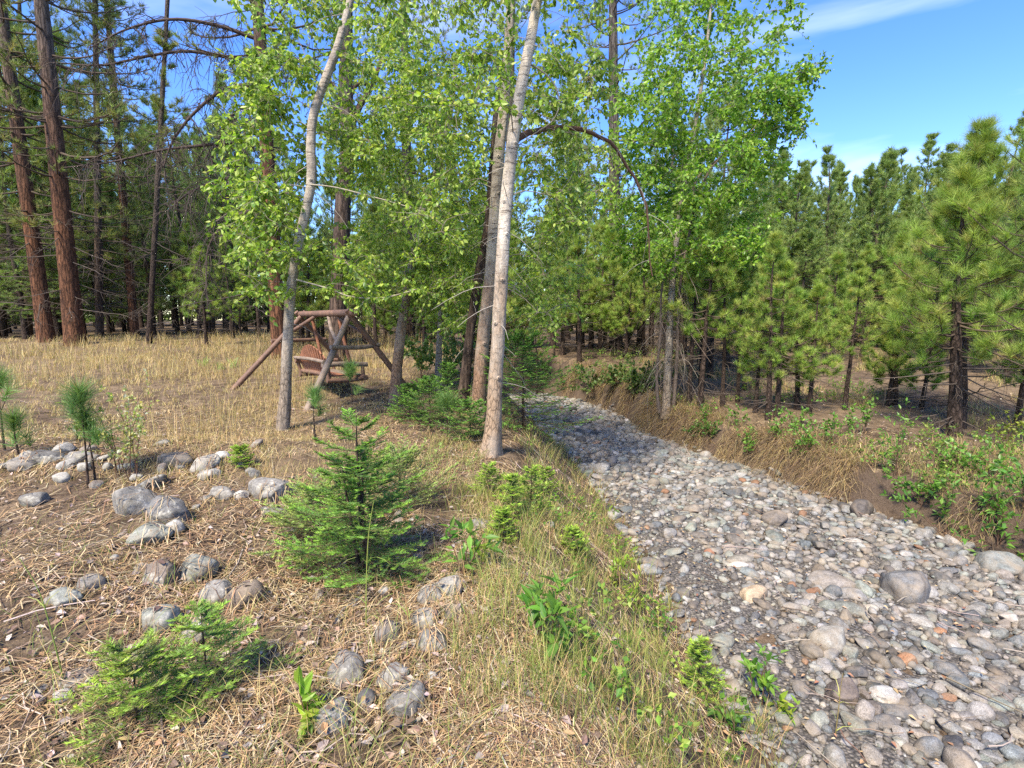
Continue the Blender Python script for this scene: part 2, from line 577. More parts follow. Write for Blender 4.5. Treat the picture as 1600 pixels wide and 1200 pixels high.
M = {}
M['ground'] = ground_mat()
M['gravel'] = gravel_mat()
M['stone_obj'] = stone_mat("river_stone", True)
M['stone_col'] = stone_mat("river_stones_mixed", False)
M['lichen'] = lichen_mat("lichen_on_stone")
M['leaf'] = leaf_mat("broad_leaf", 0.42, 0.42, 0.4, 1.5)
M['leaf_obj'] = leaf_mat("broad_leaf_single", 0.42, 0.42, 0.4, 1.5, True)
M['needle'] = leaf_mat("pine_needle", 0.32, 0.5, 0.35, 1.2)
M['fir'] = leaf_mat("fir_needle", 0.3, 0.5, 0.35, 1.3)
M['grass'] = leaf_mat("grass_blade", 0.3, 0.6, 0.25, 1.2)
M['litter'] = col_mat("fallen_litter", 0.85, 0.2)
M['twig'] = col_mat("twig_bark", 0.9, 0.15, 25.0, 0.5)
M['pond'] = bark_plates("orange_plated_bark", (0.215, 0.10, 0.052), (0.125, 0.06, 0.034), (0.018, 0.011, 0.008), (0.12, 0.105, 0.09))
M['pond_dark'] = bark_plates("grey_brown_furrowed_bark", (0.14, 0.095, 0.07), (0.085, 0.06, 0.045), (0.015, 0.011, 0.009), (0.10, 0.09, 0.08), z0=3, z1=9)
M['pine_bark'] = bark_plates("young_pine_bark", (0.095, 0.065, 0.05), (0.055, 0.04, 0.032), (0.014, 0.010, 0.008), (0.11, 0.09, 0.07), scale=(12, 12, 5), z0=2, z1=6)
M['white_bark'] = bark_pale("pale_cottonwood_bark", (0.60, 0.53, 0.43), (0.35, 0.30, 0.24), (0.30, 0.21, 0.135), 1.0, 3.0)
M['tan_bark'] = bark_pale("tan_cottonwood_bark", (0.44, 0.38, 0.30), (0.26, 0.22, 0.175), (0.23, 0.14, 0.085), 1.0, 3.2)
M['grey_bark'] = bark_pale("grey_ridged_bark", (0.46, 0.40, 0.32), (0.25, 0.21, 0.165), (0.24, 0.19, 0.14), 0.6, 2.4)
M['log'] = log_mat("brown_stained_log", (0.165, 0.085, 0.05), (0.075, 0.038, 0.025), (0.29, 0.22, 0.17))
M['log_grey'] = log_mat("weathered_grey_log", (0.22, 0.16, 0.115), (0.095, 0.065, 0.045), (0.34, 0.29, 0.235))
M['board'] = log_mat("red_brown_board", (0.29, 0.115, 0.055), (0.15, 0.06, 0.032), (0.32, 0.18, 0.11), 0.3)

# ------------------------------------------------------------------ tagging
def tag(o, label=None, cat=None, group=None, kind=None):
    if label:
        o["label"] = label
    if cat:
        o["category"] = cat
    if group:
        o["group"] = group
    if kind:
        o["kind"] = kind
    return o

def thing(name, label, cat, loc, group=None):
    o = bpy.data.objects.new(name, None)
    o.empty_display_size = 0.2
    o.location = tuple(float(a) for a in loc)
    COL.objects.link(o)
    return tag(o, label, cat, group)

def copy_thing(root, loc, rotz, scale, label, group=None):
    r = root.copy()
    COL.objects.link(r)
    r.location = tuple(float(a) for a in loc)
    r.rotation_euler = (0, 0, rotz)
    r.scale = scale if hasattr(scale, '__len__') else (scale,) * 3
    r["label"] = label
    if group:
        r["group"] = group
    for ch in list(root.children):
        c = ch.copy()
        COL.objects.link(c)
        c.parent = r
    return r
# ------------------------------------------------------------------ the setting: ground sheet and creek bed
def graded(a, b, step, far, growth):
    core = list(np.arange(a, b + 1e-6, step))
    lo, s = [], step
    x = a
    while x > -far:
        s *= growth
        x -= s
        lo.append(x)
    hi, s = [], step
    x = b
    while x < far:
        s *= growth
        x += s
        hi.append(x)
    return np.array(lo[::-1] + core + hi)

def build_ground():
    xs = graded(-5.0, 6.6, 0.09, 900, 1.1)
    ys = graded(0.6, 12.5, 0.09, 900, 1.1)
    X, Y = np.meshgrid(xs, ys)
    Z = height(X, Y)
    V = np.stack([X, Y, Z], -1).reshape(-1, 3)
    nx, ny = len(xs), len(ys)
    i, j = np.meshgrid(np.arange(ny - 1), np.arange(nx - 1), indexing='ij')
    a = i * nx + j
    q = np.stack([a, a + 1, a + nx + 1, a + nx], -1).reshape(-1, 4)
    A = Acc()
    A.add(V, None, q)
    return tag(A.build("ground", M['ground']), "brown soil and needle litter rising from creek to pine wood", None, None, "structure")

build_ground()

def build_creek_bed():
    ys = np.concatenate([np.arange(-3, 12, 0.07), np.arange(12, 21, 0.12)])
    ts = np.linspace(-1.06, 1.03, 62)
    cx, hw = creek(ys)
    X = cx[:, None] + ts[None] * hw[:, None]
    Y = np.repeat(ys[:, None], len(ts), 1)
    lip = sstep(0.9, 1.05, np.abs(ts))[None] * 0.05
    Z = height(X, Y) + 0.008 + 0.012 * noise3(X * 5, Y * 5, 3) * (np.abs(ts)[None] < 0.93) - lip
    V = np.stack([X, Y, Z], -1).reshape(-1, 3)
    nx = len(ts)
    i, j = np.meshgrid(np.arange(len(ys) - 1), np.arange(nx - 1), indexing='ij')
    a = i * nx + j
    A = Acc()
    A.add(V, None, np.stack([a, a + 1, a + nx + 1, a + nx], -1).reshape(-1, 4))
    o = A.build("creek_bed", M['gravel'])
    return tag(o, "dry creek bed of grey gravel and rounded stones", None, None, "structure")

creek_bed = build_creek_bed()

STONE_COLS = [(0.31, 0.30, 0.275), (0.22, 0.235, 0.235), (0.28, 0.295, 0.255), (0.38, 0.345, 0.285), (0.49, 0.465, 0.42),
              (0.10, 0.10, 0.10), (0.34, 0.185, 0.105), (0.23, 0.205, 0.175), (0.37, 0.365, 0.34), (0.155, 0.16, 0.158), (0.32, 0.285, 0.24)]
STONE_W = [0.24, 0.17, 0.14, 0.07, 0.03, 0.05, 0.014, 0.09, 0.1, 0.11, 0.05]

def stone_shape(seed, sub, flat=0.55, ang=0.0, long=1.0):
    """one uneven stone, about 2 across in x"""
    v, f = ICO[sub]
    v = v.copy()
    n = fbm(v[:, 0] * 0.9 + seed * 7.1, v[:, 1] * 0.9 - seed * 3.3, v[:, 2] * 0.9 + seed, 2)
    v = v * (1 + 0.22 * n)[:, None]
    if sub >= 3:
        v = v * (1 + 0.045 * fbm(v[:, 0] * 2.6 + seed, v[:, 1] * 2.6, v[:, 2] * 2.6, 2))[:, None]
    if ang > 0:                                   # flatten a few random sides into broken faces
        g = rs(seed + 900)
        for k in range(int(5 + 5 * ang)):
            d = unit(g.normal(size=3))
            lim = g.uniform(0.55, 0.85)
            s = v @ d
            v = v - np.clip(s - lim, 0, None)[:, None] * d * 0.85
        if sub >= 3:
            v = v * (1 + 0.03 * fbm(v[:, 0] * 5 + seed, v[:, 1] * 5, v[:, 2] * 5, 2))[:, None]
    v = v * np.array([1.0 * long, 0.72, flat])
    return v, f

def stone_mesh(name, seed, sub, flat, ang, long, mat):
    A = Acc()
    v, f = stone_shape(seed, sub, flat, ang, long)
    A.add(v, f)
    return A.mesh(name, mat)

def build_creek_stones():
    g = rs(21)
    # sizes (half length, m) from big to small, placed without overlap where they are large
    specs = [(0.13, 0.19, 46, 0.9), (0.085, 0.13, 520, 0.78), (0.055, 0.085, 2500, 0.66), (0.035, 0.055, 3400, 0.55), (0.021, 0.035, 2400, 0.5)]
    cell = 0.4
    grid = {}
    P, S = [], []
    for lo, hi, n, sep in specs:
        tries = 0
        got = 0
        while got < n and tries < n * 14:
            tries += 1
            # density falls with distance for the small sizes
            if lo < 0.05:
                y = 2.2 + (18.5 - 2.2) * g.random() ** (1.9 if lo < 0.03 else 1.35)
            else:
                y = g.uniform(1.6, 18.6)
            cx, hw = np.interp(y, CY, CX), np.interp(y, CY, HW)
            t = g.uniform(-1.03, 1.0)
            # the near left margin is fine gravel: few large stones there
            if lo > 0.03 and t < -0.62 and y < 8 and g.random() < 0.75:
                continue
            x = cx + t * hw
            s = lo + (hi - lo) * g.random() ** 1.8
            key = (int(x / cell), int(y / cell))
            ok = True
            for a in (-1, 0, 1):
                for b in (-1, 0, 1):
                    for (px, py, ps) in grid.get((key[0] + a, key[1] + b), ()):
                        if (px - x) ** 2 + (py - y) ** 2 < (sep * (ps + s) * 0.86) ** 2:
                            ok = False
                            break
                    if not ok:
                        break
                if not ok:
                    break
            if not ok:
                continue
            grid.setdefault(key, []).append((x, y, s))
            P.append((x, y))
            S.append(s)
            got += 1
    P, S = np.array(P), np.array(S)
    k = len(P)
    Z = height(P[:, 0], P[:, 1])
    rz = g.normal(0.45, 0.75, k)
    tilt = g.normal(0, 0.2, k)
    roll = g.normal(0.0, 0.2, k)
    cols = pal(g, k, STONE_COLS, 0.24, STONE_W, 0.012) * 0.66
    ca, sa, ct, st, cr, sr = np.cos(rz), np.sin(rz), np.cos(tilt), np.sin(tilt), np.cos(roll), np.sin(roll)
    Rz = np.zeros((k, 3, 3)); Rz[:, 0, 0] = ca; Rz[:, 0, 1] = -sa; Rz[:, 1, 0] = sa; Rz[:, 1, 1] = ca; Rz[:, 2, 2] = 1
    Ry = np.zeros((k, 3, 3)); Ry[:, 0, 0] = ct; Ry[:, 0, 2] = st; Ry[:, 2, 0] = -st; Ry[:, 2, 2] = ct; Ry[:, 1, 1] = 1
    Rx = np.zeros((k, 3, 3)); Rx[:, 1, 1] = cr; Rx[:, 1, 2] = -sr; Rx[:, 2, 1] = sr; Rx[:, 2, 2] = cr; Rx[:, 0, 0] = 1
    ROT = Rz @ Ry @ Rx
    shapes = [(seed, fl, an, lg) for seed, fl, an, lg in
              [(1, .5, 0, 1), (2, .62, .4, 1), (3, .42, 0, 1.1), (4, .55, .8, 1), (5, .38, .2, 1.15), (6, .7, 0, .95), (7, .48, .6, 1.1), (8, .58, 0, 1.05),
               (9, .33, .5, 1.2), (10, .52, .3, 1), (11, .64, .7, 1), (12, .45, 0, 1.2)]]
    kind = g.integers(0, len(shapes), k)
    flat = np.array([s[1] for s in shapes])[kind]
    T = np.stack([P[:, 0], P[:, 1], Z + S * flat * 0.42], 1)
    # apparent size from the camera
    fwd = np.array([0, CP, -SP]); up = np.array([0, SP, CP])
    D = T - np.array([0, 0, EYE])
    depth = D @ fwd
    uu = 800 + FPX * D[:, 0] / depth
    vv = 600 - FPX * (D @ up) / depth
    app = np.where((depth > 0.3) & (uu > -40) & (uu < 1640) & (vv < 1230), S / depth, 0)
    order = np.argsort(-app)
    big = order[:300]
    rest = order[300:]
    meshes = [stone_mesh("stone", s[0], 4, s[1], s[2], s[3], M['stone_obj']) for s in shapes]
    for i in big:
        o = bpy.data.objects.new("stone", meshes[kind[i]])
        o.location = T[i]
        o.rotation_euler = (roll[i], tilt[i], rz[i])
        o.scale = (S[i],) * 3
        o.color = (*cols[i], 1)
        COL.objects.link(o)
        o.parent = creek_bed
    A = Acc()
    near = app > 0.015
    tiny = app < 0.0042
    for sub, sel in ((3, near[rest]), (2, ~near[rest] & ~tiny[rest]), (1, tiny[rest])):
        ids = rest[sel]
        for q in range(len(shapes)):
            j = ids[kind[ids] == q]
            v, f = stone_shape(shapes[q][0], sub, shapes[q][1], shapes[q][2], shapes[q][3])
            A.inst(v, f, ROT[j] * S[j][:, None, None], T[j], cols[j])
    # tiny pebbles
    n = 6000
    y = 2.0 + 9.0 * g.random(n) ** 1.7
    cx, hw = creek(y)
    x = cx + g.uniform(-1.05, 1.0, n) * hw
    s = 0.008 + 0.014 * g.random(n) ** 1.5
    v, f = ICO[1]
    Tt = np.stack([x, y, height(x, y) + 0.012 + s * 0.3], 1)
    Mx = frames(g.normal(size=(n, 3)), None, g) * (s[:, None] * g.uniform(0.6, 1.3, (n, 3)))[:, :, None]
    A.inst(v, f, Mx, Tt, pal(g, n, STONE_COLS, 0.22, STONE_W, 0.012) * 0.6)
    o = A.build("stones", M['stone_col'], creek_bed)
    tag(o, None, None, None, "stuff")

build_creek_stones()

# ------------------------------------------------------------------ single rocks
ROCKS = []
def rock(name, u, v, wpx, hpx, seed, colr, label, cat="rock", ang=0.5, rotz=None, tilt=(0, 0), sink=0.6, mat='stone_obj', group=None, deep=0.8):
    """a rock whose outline is about wpx by hpx at photo pixel (u, v = its foot)"""
    p = G(u, v)
    dist = np.linalg.norm(p - np.array([0, 0, EYE]))
    w = wpx / FPX * dist * 0.48
    el = math.asin(min(0.95, (EYE - p[2]) / dist))
    h = hpx / FPX * dist * 0.5
    hz = max(0.3 * w, (h - w * deep * math.sin(el) * 0.6) / max(0.5, math.cos(el)))
    if hpx > wpx * 0.95:
        deep = 1.0
    hz = min(hz, 0.66 * w)
    vv, f = stone_shape(seed, 4 if wpx > 25 else 3, 1.0, ang, 1.0)
    vv = vv / np.abs(vv).max(0)
    vv[:, 2] = np.where(vv[:, 2] > 0, np.abs(vv[:, 2]) ** 0.72, vv[:, 2])
    ROCKS.append((p[0], p[1] + w * deep * 0.5, w, w * deep, float(height(p[0], p[1] + w * deep * 0.5)) + hz * (1 - sink), hz * (1 + sink * 0.5)))
    A = Acc()
    A.add(vv * np.array([w, w * deep, hz * (1 + sink * 0.5)]), f)
    o = A.build(name, M[mat])
    g = rs(seed)
    o.rotation_euler = (tilt[0] + g.normal() * 0.22, tilt[1] + g.normal() * 0.22, g.uniform(-0.6, 0.6) if rotz is None else rotz)
    o.location = (p[0], p[1] + w * deep * 0.5, float(height(p[0], p[1] + w * deep * 0.5)) + hz * (1 - sink))
    o.color = (*colr, 1)
    return tag(o, label, cat, group)

GR, LG, DK, BR = (0.27, 0.255, 0.225), (0.40, 0.38, 0.335), (0.155, 0.15, 0.14), (0.26, 0.21, 0.165)
GN = (0.33, 0.34, 0.285)
BANK = "half-buried rocks along the left bank"
rocks = [
 (195, 805, 60, 52, 31, GR, "broad grey rock in the needle litter right of the snowberry stems", .6, 'lichen'),
 (257, 818, 56, 46, 32, DK, "dark squarish rock just right of the broad grey one", .8, 'stone_obj'),
 (226, 848, 54, 28, 33, GN, "flat pale rock below the dark squarish rock", .3, 'stone_obj'),
 (266, 836, 32, 22, 34, LG, "small pale rock touching the flat one's right end", .3, 'stone_obj'),
 (300, 905, 50, 60, 35, GN, "pale upright egg-shaped rock standing in litter, left of the fir", .25, 'stone_obj'),
 (318, 737, 46, 26, 36, LG, "light grey rock on the ridge below the white stone", .5, 'stone_obj'),
 (325, 749, 34, 18, 37, LG, "small pale rock leaning on the front of the ridge rock", .4, 'stone_obj'),
 (343, 718, 24, 12, 38, (0.75, 0.73, 0.68), "small bright white stone on the ridge", .3, 'stone_obj'),
 (266, 728, 54, 20, 39, DK, "long dark low rock on the ridge", .5, 'stone_obj'),
 (234, 762, 38, 18, 40, DK, "dark wedge-shaped rock behind the two large grey rocks", .8, 'stone_obj'),
 (345, 780, 42, 22, 41, GR, "grey rock with a pale top left of the fir branches", .4, 'stone_obj'),
 (372, 779, 26, 14, 42, LG, "small rounded pale stone beside the fir's left branches", .2, 'stone_obj'),
 (242, 912, 52, 38, 43, BR, "grey-brown litter-covered rock left of the upright rock", .7, 'stone_obj'),
 (333, 942, 48, 42, 44, GR, "pale lichen-grey rock below the upright egg-shaped rock", .5, 'lichen'),
 (376, 948, 52, 38, 45, BR, "grey-brown rounded rock under the fir's lowest left branch", .3, 'stone_obj'),
 (238, 988, 54, 42, 46, GN, "pale slanting rock above the small fir in the corner", .6, 'stone_obj'),
 (303, 1000, 44, 50, 47, GR, "grey rock half hidden by the small fir in the corner", .5, 'stone_obj'),
 (133, 925, 30, 34, 48, GR, "small grey upright rock behind the tall grass stem", .5, 'stone_obj'),
 (92, 948, 38, 24, 49, GN, "small greenish rock left of the tall grass stem", .4, 'stone_obj'),
 (108, 1078, 50, 24, 50, BR, "flat brown-grey rock in the lower left litter", .5, 'stone_obj'),
 (92, 1100, 22, 20, 51, LG, "little pale stone below the flat brown-grey rock", .5, 'stone_obj'),
 (612, 1078, 50, 80, 52, GR, "tall grey rock crusted with cream lichen, in the middle of the cluster", .5, 'lichen'),
 (540, 1068, 54, 52, 53, GR, "grey rounded rock left of the lichen-crusted rock", .35, 'stone_obj'),
 (520, 1140, 50, 74, 54, (0.2, 0.205, 0.2), "smooth dark egg-shaped rock at the bottom of the picture", .2, 'stone_obj'),
 (570, 1108, 32, 50, 55, DK, "narrow dark rock under dry grass in the cluster", .5, 'stone_obj'),
 (632, 1120, 58, 56, 56, GR, "blocky grey rock with white lichen patches at the cluster's foot", .8, 'lichen'),
 (606, 1003, 42, 42, 57, DK, "dark rounded rock at the foot of the young fir", .3, 'stone_obj'),
 (664, 982, 52, 36, 58, GR, "oval grey rock in the cluster right of the young fir", .2, 'stone_obj'),
 (676, 1018, 54, 38, 59, DK, "dark speckled wedge rock below the oval rock", .6, 'stone_obj'),
 (706, 970, 34, 34, 60, DK, "dark blocky rock at the right end of the cluster", .9, 'stone_obj'),
 (672, 945, 46, 34, 61, GR, "rounded grey rock above the oval rock", .3, 'stone_obj'),
 (702, 930, 50, 40, 62, GR, "topmost grey rock of the cluster, right of the fir", .4, 'stone_obj'),
 (655, 880, 26, 16, 63, DK, "small dark stone showing between the fir's right branches", .3, 'stone_obj'),
 (415, 782, 70, 36, 64, GR, "wide grey rock behind the fir's upper left branches", .6, 'stone_obj'),
 (428, 806, 46, 20, 65, DK, "dark low rock under the fir's left branches", .6, 'stone_obj'),
 (92, 712, 30, 18, 66, LG, "pale rock on the ridge behind the little pine", .5, 'stone_obj'),
 (122, 722, 34, 16, 67, GR, "flat grey rock on the ridge at the little pine's stem", .5, 'stone_obj'),
 (62, 722, 40, 14, 68, DK, "dark flat rock on the ridge left of the little pine", .5, 'stone_obj'),
 (28, 738, 36, 16, 69, GR, "grey rock on the ridge at the picture's left edge", .5, 'stone_obj'),
 (45, 790, 32, 18, 70, GR, "small grey rock in litter below the ridge's left end", .6, 'stone_obj'),
 (750, 828, 34, 22, 71, GR, "small grey rock among green shoots on the creek slope", .4, 'stone_obj'),
 (857, 826, 20, 14, 72, LG, "little pale stone at the grass edge above the creek", .3, 'stone_obj'),
 (985, 940, 14, 12, 73, LG, "tiny pale stone by the yellow-green shrub", .3, 'stone_obj'),
]
for (u, v, w, h, sd, c, lab, an, mt) in rocks:
    rock("rock", u, v, w, h, sd, tuple(a * (0.62 + 0.3 * ((sd * 7) % 5) / 4) for a in c), lab, "rock", min(1.2, an + 0.5), mat='lichen' if sd % 3 else mt, group=BANK)
gk = rs(17)
RA = [(20, "the picture's left edge"), (137, "the little ridge pine"), (213, "the snowberry"), (266, "the long dark ridge rock"), (343, "the bright white stone"), (415, "the kinked trunk's foot")]
FA_ = [(195, 805, "the broad grey rock"), (300, 905, "the upright egg-shaped rock"), (238, 988, "the pale slanting rock"), (108, 1078, "the flat brown-grey rock"), (612, 1078, "the lichen-crusted tall rock"), (520, 1130, "the dark egg-shaped rock"),
       (664, 982, "the oval grey rock"), (572, 905, "the young fir's foot"), (130, 925, "the small upright rock"), (722, 905, "the dark-stemmed shoot"), (750, 828, "the green shoots on the slope"), (415, 782, "the wide grey rock behind the fir")]
def small_label(k, u, v):
    tone = ["grey", "pale", "dark", "brown"][k % 4]
    if k < 24:
        a = min(RA, key=lambda q: abs(q[0] - u))
        return f"{tone} small {'flat' if k % 3 == 0 else 'rounded'} stone on the ridge {'left' if u < a[0] else 'right'} of {a[1]}"
    a = min(FA_, key=lambda q: (q[0] - u) ** 2 + (q[1] - v) ** 2)
    du, dv = u - a[0], v - a[1]
    w = ("left of" if du < 0 else "right of") if abs(du) > abs(dv) else ("beyond" if dv < 0 else "in front of")
    return f"{tone} small stone sunk in litter {w} {a[2]}"
for k in range(46):
    u, v = (gk.uniform(0, 460), gk.normal(735, 16)) if k < 24 else (gk.uniform(20, 760), gk.uniform(760, 1120))
    rock("small_rock", u, v, gk.uniform(11, 24), gk.uniform(8, 16), 700 + k, tuple(np.array([GR, LG, DK, BR][k % 4]) * 0.85), small_label(k, u, v), "stone", 0.7, mat='lichen', sink=0.55,
         group="small stones on the ridge" if k < 24 else "small stones in the foreground litter")
CRK = "large stones in the dry creek"
for (u, v, w, h, sd, c, lab, an) in [
 (1432, 938, 64, 54, 81, (0.2, 0.2, 0.195), "largest dark pitted boulder lying in the dry creek", .7),
 (1395, 918, 28, 26, 82, (0.085, 0.09, 0.1), "blue-black stone against the large pitted boulder", .5),
 (1182, 942, 42, 28, 83, (0.52, 0.40, 0.27), "rounded cream and orange stone near the creek's left margin", .1),
 (1215, 822, 36, 26, 84, (0.19, 0.165, 0.14), "brown blocky stone in mid creek", .6),
 (1350, 808, 36, 30, 85, (0.12, 0.105, 0.095), "dark rounded boulder under the overhanging right bank", .3),
 (1300, 1018, 50, 42, 86, (0.33, 0.32, 0.28), "pale angular rock beside the orange fallen needles", .7),
 (1315, 925, 66, 24, 87, (0.30, 0.27, 0.235), "long tan-grey boulder left of the pitted boulder", .2),
 (1422, 1042, 22, 20, 88, (0.42, 0.20, 0.10), "small rusty orange stone low in the creek", .5),
 (1110, 868, 18, 12, 89, (0.36, 0.13, 0.07), "small brick-red stone near the creek's left margin", .3),
 (1580, 900, 50, 28, 90, (0.22, 0.235, 0.22), "broad grey-green boulder below the right bank shrubs", .4),
 (1390, 1098, 40, 22, 91, (0.52, 0.5, 0.45), "smooth whitish oval stone low in the creek", .1),
 (1010, 895, 24, 20, 92, (0.3, 0.31, 0.31), "grey stone at the edge of the fine gravel", .4),
 (1320, 1098, 44, 38, 93, (0.12, 0.10, 0.095), "dark brown pitted rock near the picture's bottom edge", .6),
]:
    rock("boulder", u, v, w, h, sd, tuple(a * 0.8 for a in c), lab, "boulder", an, group=CRK)
# ------------------------------------------------------------------ leaves, twigs, needles
LEAF_V = np.array([[0, 0, 0], [-0.30, 0.34, 0.05], [0.30, 0.34, 0.05], [0, 0.42, -0.02], [-0.2, 0.68, 0.0], [0.2, 0.68, 0.0], [0, 1.0, -0.10]])
LEAF_T = np.array([[0, 3, 1], [0, 2, 3], [1, 3, 4], [3, 2, 5], [4, 3, 6], [3, 5, 6]])
LEAF4_V = np.array([[0, 0, 0], [-0.33, 0.4, 0.04], [0.33, 0.4, 0.04], [0, 1.0, -0.08]])
LEAF4_T = np.array([[0, 3, 1], [0, 2, 3]])
NARROW_V = LEAF_V * np.array([0.62, 1, 1])
NEED_V = np.array([[-0.5, 0, 0], [0.5, 0, 0], [0, 1.0, 0]])
NEED_T = np.array([[0, 1, 2]])

GREENS = [(0.22, 0.325, 0.042), (0.275, 0.375, 0.055), (0.175, 0.28, 0.04), (0.35, 0.43, 0.085), (0.12, 0.205, 0.045)]

def leaf_spray(A, wood, C, rad, g, twigs=6, per=10, size=0.065, cols=GREENS, droop=0.6, tv=LEAF_V, tt=LEAF_T, twig_r=0.003, up=0.1, wcol=(0.16, 0.12, 0.085)):
    """at each centre C: twigs fanning out, leaves along them, most hanging"""
    k = len(C)
    d = unit(g.normal(size=(k, twigs, 3)) * np.array([1, 1, 0.6]) + np.array([0, 0, up]))
    L = rad * g.uniform(0.6, 1.25, (k, twigs))
    s = np.linspace(0, 1, 5)
    Pt = C[:, None, None, :] + d[:, :, None, :] * (L[:, :, None] * s)[..., None]
    Pt[..., 2] -= droop * 0.5 * L[:, :, None] * s ** 2
    Pt = Pt.reshape(k * twigs, 5, 3)
    tubes(wood, Pt[:, ::4], twig_r * np.linspace(1.2, 0.45, 2)[None].repeat(len(Pt), 0), 3, wcol)
    t = g.uniform(0.12, 1.0, (k * twigs, per))
    i = np.minimum((t * 4).astype(int), 3)
    f = (t * 4 - i)[..., None]
    idx = np.arange(len(Pt))[:, None]
    pos = Pt[idx, i] * (1 - f) + Pt[idx, i + 1] * f
    pos = pos.reshape(-1, 3)
    n = len(pos)
    dd = np.repeat(d.reshape(-1, 3), per, 0)
    ld = unit(dd * 0.5 + g.normal(size=(n, 3)) * 0.55 + np.array([0, 0, -droop]))
    upv = unit(g.normal(size=(n, 3)) * 0.8 + np.array([0, 0, 0.6]))
    F = frames(ld, upv) * (size * g.uniform(0.6, 1.25, n))[:, None, None]
    c = pal(g, n, cols, 0.16)
    pos = pos + ld * 0.012
    A.inst(tv, tt, F, pos, c)

def needle_tufts(A, P, D, g, n=40, length=0.16, width=0.004, spread=(0.3, 1.15), back=0.07, cols=None, cvar=0.15, bend=0.0):
    """star-shaped tufts of long needles at P pointing along D"""
    k = len(P)
    if cols is None:
        cols = [(0.10, 0.165, 0.035), (0.13, 0.20, 0.04), (0.075, 0.135, 0.035)]
    D = unit(D)
    F = frames(D, None, g)
    th = g.uniform(spread[0], spread[1], (k, n)) 
    ph = g.uniform(0, 2 * np.pi, (k, n))
    loc = np.stack([np.sin(th) * np.cos(ph), np.cos(th), np.sin(th) * np.sin(ph)], -1)
    d = np.einsum('kij,knj->kni', F, loc)
    d[..., 2] += bend
    b = g.uniform(0, back, (k, n))
    pos = P[:, None, :] - D[:, None, :] * b[..., None]
    Lr = length * g.uniform(0.65, 1.12, (k, n))
    d, pos, Lr = unit(d.reshape(-1, 3)), pos.reshape(-1, 3), Lr.reshape(-1)
    Fn = frames(d, None, g)
    Fn[:, :, 0] *= width
    Fn[:, :, 1] *= Lr[:, None]
    ct = pal(g, k, cols, cvar)
    c = np.repeat(ct, n, 0) * g.uniform(0.75, 1.3, (k * n, 1))
    A.inst(NEED_V, NEED_T, Fn, pos, c)

def branch_curves(base, az, el, L, g, sag=0.15, lift=0.25, m=6, wob=0.05):
    """k curved branches: start at base, rise/fall by el, sag, then lift at the tip"""
    k = len(base)
    s = np.linspace(0, 1, m)
    h = np.stack([np.cos(az), np.sin(az)], 1)
    side = np.stack([-np.sin(az), np.cos(az)], 1)
    w = g.normal(size=(k, 1)) * wob * s ** 2 * L[:, None] * 3 + g.normal(size=(k, m)) * wob * 0.3 * s * L[:, None]
    P = np.zeros((k, m, 3))
    P[:, :, :2] = base[:, None, :2] + h[:, None, :] * (L * np.cos(el))[:, None, None] * s[None, :, None] + side[:, None, :] * w[..., None]
    P[:, :, 2] = base[:, None, 2] + (L * np.sin(el))[:, None] * s - sag * L[:, None] * np.sin(s * np.pi) + lift * L[:, None] * s ** 2.5 + g.normal(size=(k, m)) * wob * 0.25 * s * L[:, None]
    return P

def along(P, t):
    m = P.shape[1]
    x = np.clip(t, 0, 0.9999) * (m - 1)
    i = x.astype(int)
    f = (x - i)[..., None]
    idx = np.arange(len(P)).reshape((-1,) + (1,) * (t.ndim - 1))
    p = P[idx, i] * (1 - f) + P[idx, i + 1] * f
    d = unit(P[idx, i + 1] - P[idx, i])
    return p, d

PINE_YOUNG = [(0.225, 0.335, 0.058), (0.275, 0.38, 0.068), (0.18, 0.285, 0.053), (0.34, 0.395, 0.09)] * 6 + [(0.28, 0.24, 0.08)]
PINE_OLD = [(0.175, 0.225, 0.055), (0.21, 0.26, 0.065), (0.135, 0.18, 0.05), (0.25, 0.25, 0.075)]
PINE_FAR = [(0.195, 0.275, 0.07), (0.24, 0.315, 0.08), (0.16, 0.235, 0.07)]

